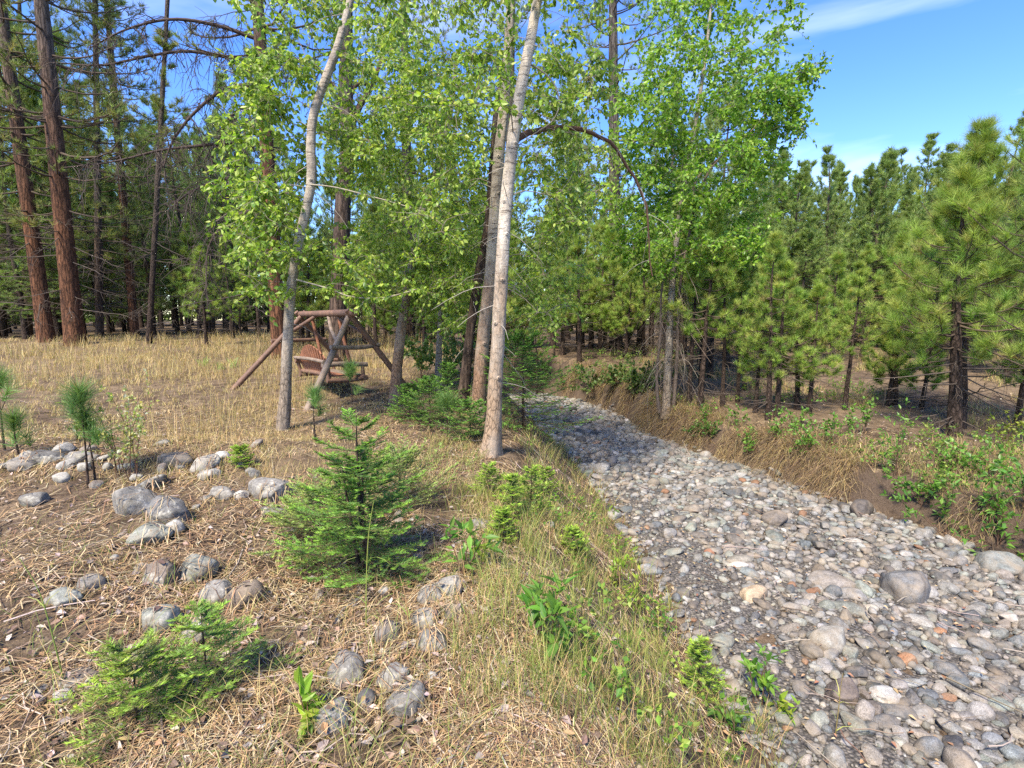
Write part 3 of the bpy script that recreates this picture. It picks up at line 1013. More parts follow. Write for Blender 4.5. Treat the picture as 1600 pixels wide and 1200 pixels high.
def pine(name, label, cat, loc, seed, H=5.0, r0=0.06, crown=0.15, nb=70, Lmax=1.1, tufts=5, nn=40, nlen=0.16, nwid=0.005, cols=PINE_YOUNG,
         bark='pine_bark', lean=(0, 0), conic=0.85, dead=10, dead_len=0.8, tip_el=0.7, low_el=-0.05, seg=8, group=None, trunk_pts=None, trunk_rad=None,
         deadtw=6, sag=0.1, lift=0.25, sub=True, topfull=0.12, tn=30, spread=(0.3, 1.15), backf=0.55):
    """pine: tapered trunk, whorled branches with tufts of long needles, bare lower branches"""
    g = rs(seed)
    root = thing(name, label, cat, loc, group)
    tr, br, cr = Acc(), Acc(), Acc()
    if trunk_pts is None:
        zz = np.linspace(0, 1, 7)
        wx = np.cumsum(g.normal(size=7)) * 0.012 * H
        wy = np.cumsum(g.normal(size=7)) * 0.012 * H
        wx -= wx[0]
        wy -= wy[0]
        trunk_pts = np.stack([lean[0] * H * zz + wx * zz, lean[1] * H * zz + wy * zz, -0.15 + zz * (H + 0.15)], 1)
        trunk_rad = r0 * np.array([1.0, 0.9, 0.78, 0.62, 0.45, 0.26, 0.06])
    TP, TR = trunk_tube(tr, trunk_pts, trunk_rad, n=tn, seg=seg, lump=0.05, seed=seed % 17, flare=0.35 if r0 < 0.14 else 0.2, flare_h=0.25 + r0)
    zt = TP[:, 2]

    def on_trunk(z):
        return np.stack([np.interp(z, zt, TP[:, 0]), np.interp(z, zt, TP[:, 1]), z], 1)
    # living branches
    t = np.sort(g.random(nb) ** 0.9)
    z = H * (crown + (1 - crown) * 0.985 * t)
    whorl = np.round(z / (H * 0.045)) * (H * 0.045) * 0.55 + z * 0.45
    z = np.clip(whorl, H * crown * 0.8, H * 0.985)
    prof = np.clip((1 - t) ** conic, topfull, 1) * (0.55 + 0.45 * sstep(0, 0.18, t))
    L = Lmax * prof * g.uniform(0.65, 1.15, nb)
    az = np.arange(nb) * 2.399 + g.normal(size=nb) * 0.5
    el = low_el + (tip_el - low_el) * t ** 1.2 + g.normal(size=nb) * 0.12
    B = branch_curves(on_trunk(z), az, el, L, g, sag, lift)
    rb = np.clip(0.016 * L / 1.1 + 0.004, 0.004, 0.05)
    tubes(br, B, rb[:, None] * np.linspace(1, 0.3, 6)[None], 4 if r0 < 0.2 else 5, (0.10, 0.075, 0.055))
    # tufts on side twigs and at the tips
    nt_ = tufts
    tt = np.clip(g.uniform(0.28, 1.0, (nb, nt_)) ** 0.75, 0, 1)
    tt[:, 0] = 1.0
    p, d = along(B, tt)
    off = g.normal(size=p.shape) * np.array([1, 1, 0.55])
    tl = (np.where(tt < 0.999, 1, 0.0) * g.uniform(0.08, 0.32, tt.shape) * np.clip(L, 0.4, 3.2)[:, None] * 0.8)
    td = unit(d * 0.8 + unit(off) * 0.8 + np.array([0, 0, 0.35]))
    q = p + td * tl[..., None]
    m_ = tl.reshape(-1) > 0.01
    if sub:
        tw = np.stack([p.reshape(-1, 3)[m_], (p + td * tl[..., None] * 0.5 - np.array([0, 0, 1]) * tl[..., None] * 0.08).reshape(-1, 3)[m_], q.reshape(-1, 3)[m_]], 1)
        tubes(br, tw, np.repeat(np.array([[0.006, 0.0045, 0.003]]) * (1 if r0 < 0.2 else 1.6), len(tw), 0), 3, (0.13, 0.09, 0.06))
    fd = unit(td * 0.75 + np.array([0, 0, 0.45]))
    needle_tufts(cr, q.reshape(-1, 3), fd.reshape(-1, 3), g, nn, nlen, nwid, spread, cols=cols, back=nlen * backf)
    # leader
    top = TP[-1][None].repeat(3, 0) + np.array([[0, 0, 0], [0, 0, -0.1], [0, 0, -0.22]]) * H / 6
    needle_tufts(cr, top, np.repeat([[0, 0, 1.0]], 3, 0), g, nn, nlen, nwid, spread, cols=cols, back=nlen * backf)
    # bare lower branches with twigs
    if dead:
        zd = g.uniform(0.06 * H, max(crown, 0.12) * H * 1.25, dead)
        Ld = dead_len * g.uniform(0.4, 1.2, dead)
        Bd = branch_curves(on_trunk(zd), g.uniform(0, 2 * np.pi, dead), g.normal(0.0, 0.25, dead), Ld, g, 0.05, -0.12, wob=0.09)
        tubes(br, Bd, (0.006 + 0.008 * Ld)[:, None] * np.linspace(1, 0.25, 6)[None], 4, (0.10, 0.08, 0.065))
        if deadtw:
            td_ = g.uniform(0.25, 1, (dead, deadtw))
            p, d = along(Bd, td_)
            dd = unit(d * 0.6 + g.normal(size=p.shape) * 0.6 + np.array([0, 0, -0.35]))
            l = (g.uniform(0.15, 0.45, td_.shape) * np.clip(Ld, 0.3, 3)[:, None] * 0.7)[..., None]
            mid = p + dd * l * 0.5 + g.normal(size=p.shape) * 0.05 * l
            tw = np.stack([p, mid, p + dd * l - np.array([0, 0, 0.15]) * l], 2).reshape(-1, 3, 3)
            tubes(br, tw, np.repeat([[0.0045, 0.0035, 0.002]], len(tw), 0) * (1 if r0 < 0.2 else 1.5), 3, (0.10, 0.08, 0.065))
    tr.build("trunk", M[bark], root)
    br.build("branches", M['twig'], root)
    cr.build("crown", M['needle'], root, smooth=False)
    return root

# ------------------------------------------------------------------ broad-leaved trees by the creek
def broadleaf(name, label, cat, uv, Y, rad, bark, clumps, seed, leaf=0.065, per=10, twigs=8, crad=0.35, cols=GREENS, n=70, seg=22, extra=None, group=None,
              spread=1.0, flare=0.45, wood=(0.24, 0.20, 0.155), limb=0.011, tv=LEAF_V, tt=LEAF_T, droop=0.6, stubs=0, lumps=0.11):
    """trunk through photo pixels uv at distance Y; clumps = (u, v, ru, rv, depth shift, depth spread, count)"""
    g = rs(seed)
    pts = [at(u, v, Y + (dy[0] if dy else 0)) for (u, v, *dy) in uv]
    base = pts[0].copy()
    base[2] = float(height(base[0], base[1]))
    pts[0] = base - np.array([0, 0, 0.12])
    root = thing(name, label, cat, base, group)
    tr, br, cr = Acc(), Acc(), Acc()
    TP, TR = trunk_tube(tr, np.array(pts), rad, n=n, seg=seg, lump=lumps, seed=seed % 13, flare=flare, flare_h=0.3)
    C = []
    for (u, v, ru, rv, dy, sy, k) in clumps:
        a = g.uniform(0, 2 * np.pi, k)
        r = np.sqrt(g.random(k))
        for i in range(k):
            C.append(at(u + ru * r[i] * math.cos(a[i]), v + rv * r[i] * math.sin(a[i]), max(2.5, Y + dy + sy * g.normal())))
    C = np.array(C)
    leaf *= 1.14
    if Y > 7.3 and seed != 104:
        tv, tt = LEAF4_V, LEAF4_T
    # limbs: each clump joins the nearest node already on the tree
    nodes = list(TP[len(TP) // 3:])
    nr = list(np.minimum(TR[len(TR) // 3:], limb * 2.2))
    order = np.argsort([np.min(np.linalg.norm(TP - c, axis=1)) for c in C])
    curves, radii = [], []
    for i in order:
        c = C[i]
        nd = np.array(nodes)
        dist = np.linalg.norm((nd - c) * np.array([1, 1, 1.15]), axis=1) + np.clip(nd[:, 2] - c[2] + 0.05, 0, None) * 0.7
        j = int(np.argmin(dist))
        a = nd[j]
        dv = c - a
        l = np.linalg.norm(dv)
        m1 = a + dv * 0.4 + np.array([0, 0, 0.16 * l]) + g.normal(size=3) * 0.05 * l
        m2 = a + dv * 0.75 + np.array([0, 0, 0.13 * l]) + g.normal(size=3) * 0.05 * l
        q = resample([a, m1, m2, c], 7)
        r1 = min(nr[j] * 0.85, limb * (0.5 + 0.35 * l))
        curves.append(q)
        radii.append(np.linspace(r1, max(0.003, r1 * 0.4), 7))
        for s in (3, 5, 6):
            nodes.append(q[s])
            nr.append(radii[-1][s] * 1.15)
    tubes(br, np.array(curves), np.array(radii), 5, wood)
    leaf_spray(cr, br, C, crad * spread, g, twigs, per, leaf, cols, droop, tv, tt, wcol=wood)
    # bare dead twigs along the trunk
    if stubs:
        k = stubs
        ii = g.integers(len(TP) // 5, len(TP) - 5, k)
        L = g.uniform(0.2, 0.9, k)
        B = branch_curves(TP[ii], g.uniform(0, 6.28, k), g.normal(-0.1, 0.4, k), L, g, 0.0, -0.3, wob=0.1)
        tubes(br, B, 0.006 * np.linspace(1, 0.3, 6)[None].repeat(k, 0), 4, (0.36, 0.32, 0.27))
    EXTRA.clear()
    if extra:
        extra(tr, br, cr, g, TP, TR)
    tk = tr.build("trunk", M[bark], root, base)
    br.build("branches", M['twig'], root, base)
    for (nm, acc, mt, under) in EXTRA:
        acc.build(nm, M[mt] if mt else M[bark], tk if under else root, base)
    cr.build("crown", M['leaf'], root, base, smooth=False)
    return root

EXTRA = []
def knots(pairs):
    """branch scars: raised collars on the trunk"""
    def f(tr, br, cr, g, TP, TR):
        for (s, side) in pairs:
            i = int(s * (len(TP) - 1))
            d = unit(np.array([math.sin(side), -math.cos(side), 0.1]))
            q = np.array([TP[i] + d * TR[i] * 0.7, TP[i] + d * TR[i] * 1.08, TP[i] + d * TR[i] * 1.16])
            A = Acc()
            tubes(A, q[None], np.array([[0.6, 0.42, 0.14]]) * TR[i] * 0.8, 8)
            EXTRA.append(("knot", A, None, True))
    return f

def arch_branch(tr, br, cr, g, TP, TR):
    pts = [at(u, v, 6.45 + dy) for u, v, dy in [(806, 218, 0), (840, 205, .25), (885, 200, .5), (935, 212, .75), (975, 250, .95), (1000, 300, 1.05), (1012, 350, 1.1), (1018, 430, 1.15)]]
    P = resample(pts, 24) + g.normal(size=(24, 3)) * 0.012
    AR = Acc()
    EXTRA.append(("arched_branch", AR, 'twig', False))
    for a, b in ((0, 9), (8, 17), (16, 24)):
        tubes(AR, P[None, a:b], np.interp(np.arange(a, b), [0, 4, 23], [0.042, 0.034, 0.009])[None], 8, (0.13, 0.075, 0.05))
    ii = g.integers(6, 23, 16)
    L = g.uniform(0.15, 0.6, 16)
    B = branch_curves(P[ii], g.uniform(0, 6.28, 16), g.normal(-0.8, 0.4, 16), L, g, -0.1, -0.2, wob=0.1)
    tubes(AR, B, 0.005 * np.linspace(1, 0.3, 6)[None].repeat(16, 0), 4, (0.33, 0.29, 0.25))
    # the loop twig that hangs off the trunk higher up
    P = resample([at(u, v, 6.3) for u, v in [(822, 97), (848, 112), (868, 135), (874, 165), (862, 190), (838, 207), (806, 230)]], 16)
    tubes(br, P[None, :9], np.linspace(0.011, 0.008, 9)[None], 5, (0.30, 0.26, 0.21))
    tubes(br, P[None, 8:], np.linspace(0.008, 0.005, 8)[None], 5, (0.30, 0.26, 0.21))
    knots([(.22, .4), (.3, -.5), (.38, .2), (.46, .5), (.52, -.3), (.62, .5), (.7, -.2)])(tr, br, cr, g, TP, TR)

def low_branch(tr, br, cr, g, TP, TR):
    P = resample([at(u, v, 7.4) for u, v in [(478, 288), (520, 292), (565, 303), (620, 318), (668, 335), (710, 372)]], 14)
    tubes(br, P[None], np.linspace(0.011, 0.005, 14)[None], 5, (0.33, 0.29, 0.22))
    leaf_spray(cr, br, P[5:], 0.22, g, 3, 8, 0.06, GREENS, 0.7, wcol=(0.3, 0.25, 0.2))
    P = resample([at(u, v, 7.3) for u, v in [(463, 437), (510, 450), (550, 464), (600, 465), (650, 452)]], 14)
    tubes(br, P[None], np.linspace(0.012, 0.005, 14)[None], 5, (0.33, 0.29, 0.22))
    leaf_spray(cr, br, P[2:], 0.2, g, 3, 9, 0.07, GREENS, 0.8, wcol=(0.3, 0.25, 0.2))
    knots([(.25, .3), (.33, -.4), (.5, .2)])(tr, br, cr, g, TP, TR)

BYC = "broad-leaved trees on the left bank"
YB = G(768, 712)[1]
broadleaf("cottonwood_tree", "tallest pale-barked tree with curved flared foot at the creek's edge", "tree",
          [(764, 712), (771, 660), (774, 600), (780, 500), (784, 420), (790, 330), (799, 240), (812, 150), (828, 66), (846, -40), (860, -140)], YB,
          [0.11, 0.094, 0.087, 0.081, 0.076, 0.07, 0.067, 0.064, 0.058, 0.05, 0.036], 'white_bark',
          [(725, 150, 80, 90, 0.9, .5, 36), (885, 130, 70, 80, 0.9, .5, 36), (800, -60, 230, 70, .5, .8, 45), (700, 300, 50, 100, .7, .4, 14), (880, 290, 60, 80, .8, .4, 18)],
          101, leaf=0.062, extra=arch_branch, group=BYC, n=110, seg=28, flare=0.62, stubs=22)
YC = G(747, 655)[1]
broadleaf("cottonwood_tree", "slender tan-barked tree just left of the tallest pale trunk", "tree",
          [(746, 655), (751, 580), (758, 500), (767, 420), (774, 330), (779, 250), (787, 170), (795, 66), (800, -60)], YC,
          [0.115, 0.105, 0.10, 0.096, 0.09, 0.084, 0.078, 0.07, 0.05], 'tan_bark',
          [(680, 210, 85, 120, .9, .6, 42), (860, 400, 60, 110, .8, .6, 38), (700, 410, 45, 85, .6, .4, 24), (900, 250, 60, 80, .8, .6, 26), (780, 20, 200, 90, .4, .8, 30)],
          102, leaf=0.062, group=BYC, n=90, stubs=24, extra=knots([(.2, .3), (.28, -.5), (.36, .4), (.44, -.1), (.55, .5), (.63, 0)]))
YD = G(724, 645)[1]
broadleaf("leaning_tree", "dark brown crooked tree leaning against the slender tan one", "tree",
          [(722, 646), (727, 590), (733, 530), (742, 470), (752, 410), (764, 340), (770, 260), (775, 180), (790, 80)], YD + 0.2,
          [0.095, 0.088, 0.08, 0.084, 0.08, 0.072, 0.06, 0.05, 0.03], 'pond_dark',
          [(730, 280, 90, 110, 1.0, .6, 28), (700, 470, 50, 50, .3, .4, 10)], 103, leaf=0.06, group=BYC, stubs=14)
YA = G(441, 672)[1]
broadleaf("cottonwood_tree", "grey-barked tree with a kinked trunk standing before the log swing", "tree",
          [(441, 676), (446, 610), (449, 540), (454, 460), (464, 390), (478, 330), (487, 280), (486, 225), (490, 180), (508, 125), (531, 62), (552, -20), (570, -120)], YA,
          [0.09, 0.077, 0.073, 0.068, 0.063, 0.06, 0.065, 0.062, 0.06, 0.057, 0.052, 0.045, 0.03], 'grey_bark',
          [(405, 250, 55, 165, .25, .35, 48), (520, 190, 95, 110, .8, .5, 36), (410, 330, 45, 70, 0.1, .3, 14), (400, 410, 25, 55, -.2, .25, 8), (520, 420, 80, 45, .1, .3, 16), (510, -20, 170, 80, .6, .8, 34), (420, 120, 45, 60, .4, .4, 14)],
          104, leaf=0.07, extra=low_branch, group=BYC, n=100, seg=26, stubs=14, flare=0.22)
YE = G(616, 628)[1]
broadleaf("cottonwood_sapling_tree", "thin tan trunk leaning right beyond the swing's right leg", "tree",
          [(616, 630), (621, 570), (629, 500), (641, 430), (656, 360), (672, 300), (690, 240), (705, 170), (715, 80)], YE,
          [0.10, 0.095, 0.088, 0.08, 0.07, 0.062, 0.055, 0.045, 0.025], 'tan_bark',
          [(640, 300, 95, 140, .7, .8, 64), (595, 190, 100, 110, .8, .8, 50), (650, 420, 95, 60, .1, .6, 44), (690, 60, 120, 80, .3, .8, 30), (560, 360, 50, 60, .2, .5, 14)],
          105, leaf=0.068, group=BYC, stubs=12)
YF = G(684, 608)[1]
broadleaf("sapling_tree", "thinnest pale sapling between the leaning trunk and the swing", "tree",
          [(684, 610), (686, 550), (689, 480), (688, 400), (694, 330), (700, 250)], YF,
          [0.075, 0.07, 0.06, 0.05, 0.04, 0.02], 'grey_bark',
          [(690, 340, 80, 110, .2, .8, 44), (720, 470, 60, 50, .2, .6, 26), (840, 470, 50, 60, .6, .6, 22)], 106, leaf=0.065, group=BYC, stubs=10)
YH = 14.0
broadleaf("forked_tree", "brown trunk with a forked upper limb behind the log swing", "tree",
          [(527, 560), (529, 470), (533, 400), (537, 300), (545, 215), (540, 140), (542, 66), (545, -60)], YH,
          [0.24, 0.225, 0.215, 0.20, 0.20, 0.17, 0.15, 0.09], 'pond_dark',
          [(600, 120, 70, 70, .8, 1.0, 26), (560, 10, 130, 70, .6, 1.0, 30)], 107, leaf=0.075, group=BYC,
          extra=lambda tr, br, cr, g, TP, TR: [tubes(br, resample([at(u, v, 14 + dy) for u, v, dy in q], 12)[None], np.linspace(a, b, 12)[None], 7, (0.08, 0.055, 0.04))
                                               for q, a, b in (([(549, 195, 0), (562, 165, .2), (578, 140, .3), (590, 110, .5), (605, 66, .7)], .1, .04), ([(548, 150, 0), (556, 133, 0.1), (572, 131, .2), (580, 140, .3)], .06, .05))])

def vine_tangle(tr, br, cr, g, TP, TR):
    """dead hanging twigs wrapped round the trunk"""
    k = 260
    i = g.integers(len(TP) // 9, int(len(TP) * 0.42), k)
    L = g.uniform(0.3, 1.1, k)
    start = TP[i] + g.normal(size=(k, 3)) * np.array([0.16, 0.16, 0.1])
    B = branch_curves(start, g.uniform(0, 6.28, k), g.normal(-1.0, 0.35, k), L, g, -0.25, -0.15, wob=0.16)
    tubes(br, B, g.uniform(0.003, 0.008, (k, 1)) * np.linspace(1, 0.4, 6)[None], 4, pal(g, k, [(0.17, 0.13, 0.10), (0.25, 0.21, 0.17), (0.10, 0.075, 0.055)]))
    for q, r in (([(1030, 645), (1026, 590), (1032, 520), (1034, 450), (1050, 400)], .04), ([(1052, 640), (1058, 560), (1060, 470), (1076, 370), (1100, 280), (1150, 220)], .045)):
        tubes(br, resample([at(u, v, YG - .1) for u, v in q], 14)[None], np.linspace(r, r * .4, 14)[None], 6, (0.13, 0.10, 0.08))
    P = resample([at(u, v, YG - .3) for u, v in [(1060, 400), (1090, 385), (1140, 376), (1180, 372)]], 10)
    tubes(br, P[None], np.linspace(0.018, 0.006, 10)[None], 5, (0.2, 0.16, 0.12))
    P = resample([at(u, v, YG + .1) for u, v in [(1078, 310), (1092, 275), (1120, 250), (1165, 215), (1210, 160), (1262, 108)]], 14)
    tubes(br, P[None], np.linspace(0.03, 0.006, 14)[None], 5, (0.2, 0.16, 0.12))

YG = G(1040, 648)[1]
GREEN_R = [(0.165, 0.30, 0.032), (0.205, 0.345, 0.04), (0.13, 0.25, 0.032), (0.26, 0.38, 0.055)]
broadleaf("cottonwood_tree", "bright green broad-leaved tree with vine-wrapped trunk on the right bank", "tree",
          [(1041, 652), (1043, 590), (1046, 520), (1050, 450), (1056, 380), (1066, 310), (1078, 240), (1092, 160), (1105, 66), (1115, -30)], YG,
          [0.10, 0.088, 0.075, 0.066, 0.06, 0.054, 0.048, 0.04, 0.03, 0.02], 'grey_bark',
          [(1095, 190, 130, 135, 0, .8, 170), (1060, 360, 105, 80, 0, .7, 70), (1215, 200, 48, 80, .2, .4, 34), (1262, 110, 26, 20, .2, .2, 7), (1232, 150, 28, 30, .2, .2, 9), (1150, 385, 70, 30, -.3, .4, 22),
           (1120, 30, 130, 80, 0, .8, 60), (985, 330, 40, 90, .3, .5, 18), (1180, 300, 45, 60, .1, .5, 16)],
          108, leaf=0.08, cols=GREEN_R, per=11, twigs=8, crad=0.39, extra=vine_tangle, droop=0.35)

# ------------------------------------------------------------------ old pines on the left
LP = "old orange-barked pines behind the meadow"
def old_pine(u, v, utop, vtop, wpx, Y, label, seed, bark='pond', H=21, crown=0.3, nb=105, Lmax=3.3, dead=26, dead_len=2.2, nn=20, **kw):
    b = gx(u, Y)
    top = at(utop, vtop, Y)
    d = (top - b) / (top[2] - b[2])
    r = wpx / FPX * Y * 0.5 * math.cos(math.atan((u - 800) / FPX))
    zz = np.array([-0.2, 1, 3, 6, 10, 15, H])
    pts = d[None] * zz[:, None]
    return pine("old_pine_tree", label, "pine tree", b, seed, H=H, r0=r, crown=crown, nb=nb, Lmax=Lmax, tufts=12, nn=nn, nlen=0.25, nwid=0.016, sub=Y < 20, cols=PINE_OLD, bark=bark,
                conic=0.55, dead=dead, dead_len=dead_len, tip_el=0.6, low_el=-0.12, seg=18, group=LP, trunk_pts=pts, trunk_rad=r * np.array([1.02, .98, .93, .85, .72, .5, .08]), deadtw=11, sag=0.08, lift=0.1, tn=70, **kw)

old_pine(75, 530, 22, 160, 29, 20.0, "second thickest orange-brown pine trunk, nearest the left edge", 201, crown=0.18)
old_pine(119, 532, 78, 140, 34, 19.0, "thickest bright orange pine trunk at the meadow's left", 202, crown=0.17, H=22)
old_pine(158, 524, 152, 250, 14, 23.0, "slim grey-brown pine between the thick orange trunk and the red-brown one", 203, 'pond_dark', H=17, crown=0.2, Lmax=2.3)
old_pine(213, 520, 190, 280, 15, 24.0, "slim red-brown pine leaning left in the meadow's back edge", 204, 'pond', H=18, crown=0.28, Lmax=2.4)
old_pine(234, 530, 251, 200, 10, 19.5, "thin black dead-looking pine right of the red-brown one", 205, 'pine_bark', H=11, crown=0.55, nb=26, Lmax=1.2, dead=46, dead_len=1.6)
old_pine(47, 505, 38, 300, 15, 27.0, "dark distant pine trunk behind the leftmost orange pines", 206, 'pond_dark', H=19, crown=0.3)
old_pine(8, 508, 0, 300, 14, 25.0, "dark pine trunk cut by the picture's left edge", 207, 'pond_dark', H=19, crown=0.25)
# big dark pine behind the kinked tree with long arching bare branches
ip = old_pine(437, 545, 408, 90, 25, 15.5, "dark red pine behind the swing with long bare arching branches", 208, 'pond', H=19, crown=0.42, Lmax=3.2, dead=14, dead_len=2.2)
def arching_dead_limbs():
    g = rs(77)
    A = Acc()
    org = np.array(ip.location)
    lines = [[(405, 98, 0), (350, 88, 0), (290, 80, -.2), (230, 88, -.5), (160, 102, -.8), (90, 98, -1)],
             [(415, 225, 0), (370, 222, 0), (310, 228, -.2), (250, 235, -.4), (180, 252, -.7), (100, 262, -1)],
             [(410, 130, 0), (350, 140, -.3), (300, 180, -.6), (270, 220, -.8), (255, 262, -1)],
             [(418, 260, 0), (372, 275, -.1), (330, 285, -.3), (290, 305, -.5), (262, 330, -.7)],
             [(400, 60, 0), (340, 40, -.2), (270, 30, -.5), (200, 45, -.8), (140, 75, -1)],
             [(412, 170, 0), (385, 165, .2), (355, 190, .4), (335, 240, .5), (325, 300, .6)],
             [(405, 110, 0), (440, 95, -.2), (480, 100, -.3), (520, 130, -.5), (545, 170, -.6)],
             [(425, 330, 0), (390, 330, -.2), (350, 350, -.4), (325, 390, -.6), (322, 450, -.8)]]
    for q in lines:
        P = resample([at(u, v, 15.5 + dy) for u, v, dy in q], 20)
        tubes(A, P[None], np.linspace(0.06, 0.014, 20)[None], 6, (0.075, 0.055, 0.045))
        k = 70
        t = g.uniform(0.1, 1, (1, k))
        p, d = along(P[None], t)
        p, d = p[0], d[0]
        L = g.uniform(0.3, 1.3, k)
        az = g.uniform(0, 6.28, k)
        B = branch_curves(p, az, g.normal(-0.5, 0.5, k), L, g, -0.1, -0.45, wob=0.1)
        tubes(A, B, 0.011 * np.linspace(1, 0.35, 6)[None].repeat(k, 0), 4, (0.085, 0.068, 0.058))
        t = g.uniform(0.2, 1, (k, 4))
        p, d = along(B, t)
        p, d = p.reshape(-1, 3), d.reshape(-1, 3)
        dd = unit(d + g.normal(size=d.shape) * 0.7 + np.array([0, 0, -0.4]))
        l = g.uniform(0.1, 0.4, (len(p), 1))
        tw = np.stack([p, p + dd * l * 0.5, p + dd * l + np.array([0, 0, -0.08]) * l], 1)
        tubes(A, tw, np.repeat([[0.007, 0.006, 0.004]], len(tw), 0), 3, (0.085, 0.068, 0.058))
    A.build("bare_limbs", M['twig'], ip, org)
arching_dead_limbs()
# tall dark pine behind the creek's end
old_pine(962, 560, 958, 60, 20, 21.0, "tall dark pine rising behind the end of the creek", 209, 'pond_dark', H=20, crown=0.3, nb=90, Lmax=2.9, dead=22)
old_pine(790, 560, 800, 60, 16, 26.0, "tall dark pine half hidden behind the pale trunks", 210, 'pond_dark', H=19, crown=0.2, nb=80, Lmax=2.8)
old_pine(640, 560, 632, 60, 18, 22.0, "dark pine filling the gap right of the forked tree", 211, 'pond_dark', H=18, crown=0.2, nb=80, Lmax=2.8)
# ------------------------------------------------------------------ young pines on the right bank, each with its own place
RP = "young pines in the thicket on the right bank"
def top_h(v, Y, z0):
    d = ray(800, v)
    return EYE + d[2] * Y / d[1] - z0

b = G(1491, 682)
pine("young_pine_tree", "young pine with crooked dark trunk on the right bank", "pine tree", b, 301, H=4.1, r0=0.1, crown=0.3, nb=66, Lmax=1.35, tufts=7, nn=76, nlen=0.20, nwid=0.0045, dead=16, dead_len=1.1, group=RP, seg=14, lean=(-0.02, 0.03), tn=60)
b = G(1536, 686)
pine("young_pine_tree", "straight young pine right of the crooked one", "pine tree", b + np.array([0.1, 0.6, 0]), 302, H=5.2, r0=0.105, crown=0.33, nb=70, Lmax=1.4, tufts=7, nn=76, nlen=0.20, nwid=0.0045, dead=18, dead_len=1.2, group=RP, seg=14, tn=60)
b = gx(1690, 7.2)
pine("young_pine_tree", "lush pine whose long branches enter at the right edge", "pine tree", b, 303, H=6.4, r0=0.14, crown=0.2, nb=90, Lmax=1.9, tufts=8, nn=72, nlen=0.21, nwid=0.0045, dead=10, group=RP, seg=12)
# templates for the thicket
ANCH = [(8, "the pine trunk cut by the left edge"), (75, "the second thickest orange trunk"), (119, "the thickest orange trunk"), (158, "the slim grey-brown pine"), (213, "the slim red-brown pine"),
        (240, "the thin black pine"), (330, "the sword-leaved plants"), (437, "the dark red pine with bare limbs"), (527, "the forked brown trunk"), (575, "the log swing's right leg"), (628, "the thin tan leaning trunk"),
        (684, "the thinnest pale sapling"), (735, "the leaning dark trunk"), (785, "the tallest pale trunk"), (880, "the bright shrubs at the creek's end"), (962, "the tall dark pine at the creek's end"),
        (1041, "the vine-wrapped tree"), (1094, "the pair of thin dark pines"), (1150, "the short leaning pine"), (1200, "the grey-stemmed pine"), (1264, "the bushy front pine"),
        (1320, "the pale thin-stemmed pine"), (1393, "the two low clearing pines"), (1440, "the small pine by the crooked trunk"), (1491, "the crooked young pine"), (1536, "the straight young pine"), (1600, "the tallest right-edge pine")]
seen_labels = {}
def place_label(kind, u, H, Y, hs, ys):
    """label from height, depth and the nearest trunk one can find"""
    a = min(ANCH, key=lambda q: abs(q[0] - u))
    side = "behind" if abs(a[0] - u) < 9 else ("left of" if u < a[0] else "right of")
    size = ["short", "middling", "tall"][int(H > hs[0]) + int(H > hs[1])]
    depth = ["near", "farther", "farthest"][int(Y > ys[0]) + int(Y > ys[1])]
    return f"{size} {depth} {kind} {side} {a[1]}"
T_mid = []
for k, (H, L, cb) in enumerate([(4.6, 1.0, .38), (3.6, .95, .27), (5.4, 1.05, .44), (2.8, .85, .2)]):
    T_mid.append((pine("young_pine_tree", "x", "pine tree", (0, 0, 0), 320 + k, H=H, r0=0.045 + 0.006 * H, crown=cb, nb=52, Lmax=L, tufts=6, nn=56, nlen=0.17, nwid=0.0065, dead=12, dead_len=0.8, group=RP), H))
used = [False] * len(T_mid)
def put_mid(i, loc, H, rot, label, group=RP):
    r, h0 = T_mid[i]
    s = H / h0
    if not used[i]:
        used[i] = True
        r.location = tuple(float(a) for a in loc)
        r.rotation_euler = (0, 0, rot)
        r.scale = (s, s, s)
        r["label"] = label
        return r
    return copy_thing(r, loc, rot, s, label, group)

named = [(1076, 636, 4.6, 2, "thin dark pine trunk beside the vine-wrapped tree, the nearer of two"), (1094, 642, 5.2, 0, "second thin dark pine right of the vine-wrapped tree"),
         (1128, 634, 4.2, 2, "thin straight pine alone right of the pair by the vine-wrapped tree"), (1152, 628, 3.6, 0, "short leaning pine at the thicket's left end"),
         (1200, 656, 4.4, 0, "grey-stemmed pine at the front of the thicket"), (1213, 652, 3.8, 1, "pine crossing behind the grey-stemmed one"),
         (1264, 646, 3.2, 1, "bushy small pine at the thicket's middle front"), (1320, 640, 3.6, 0, "pale thin-stemmed pine with open crown before the clearing"),
         (1388, 634, 2.7, 3, "low pine before the clearing, left of a matching stem"), (1398, 632, 3.0, 3, "low straight pine before the clearing, right of a matching stem"),
         (1245, 640, 3.0, 3, "small yellowish pine in the front of the thicket"), (1180, 645, 3.0, 1, "small bushy pine left of the grey-stemmed one"),
         (1440, 640, 2.4, 3, "small pine left of the crooked trunk"), (1590, 665, 3.4, 1, "bushy pine low at the right edge")]
g4 = rs(55)
for (u, v, H, i, lab) in named:
    p = G(u, v)
    put_mid(i, p, H * 0.8, g4.uniform(0, 6.28), lab)
# second row
SECOND = "slender young pine standing deeper in the right bank thicket"
rows = 0
for k in range(60):
    Y = g4.uniform(12.5, 21)
    u = g4.uniform(1080, 1760)
    if 1220 < u < 1640 and Y < 19.5 and g4.random() < 0.75:
        continue
    p = gx(u, Y)
    cxx, hww = creek(Y)
    if p[0] < cxx + hww + 0.8:
        continue
    H = g4.uniform(2.6, 5.0)
    put_mid(int(g4.integers(0, 4)), p, H, g4.uniform(0, 6.28), place_label("thicket pine", u, H, Y, (3.4, 4.2), (15.5, 18)), "young pines deeper in the thicket")
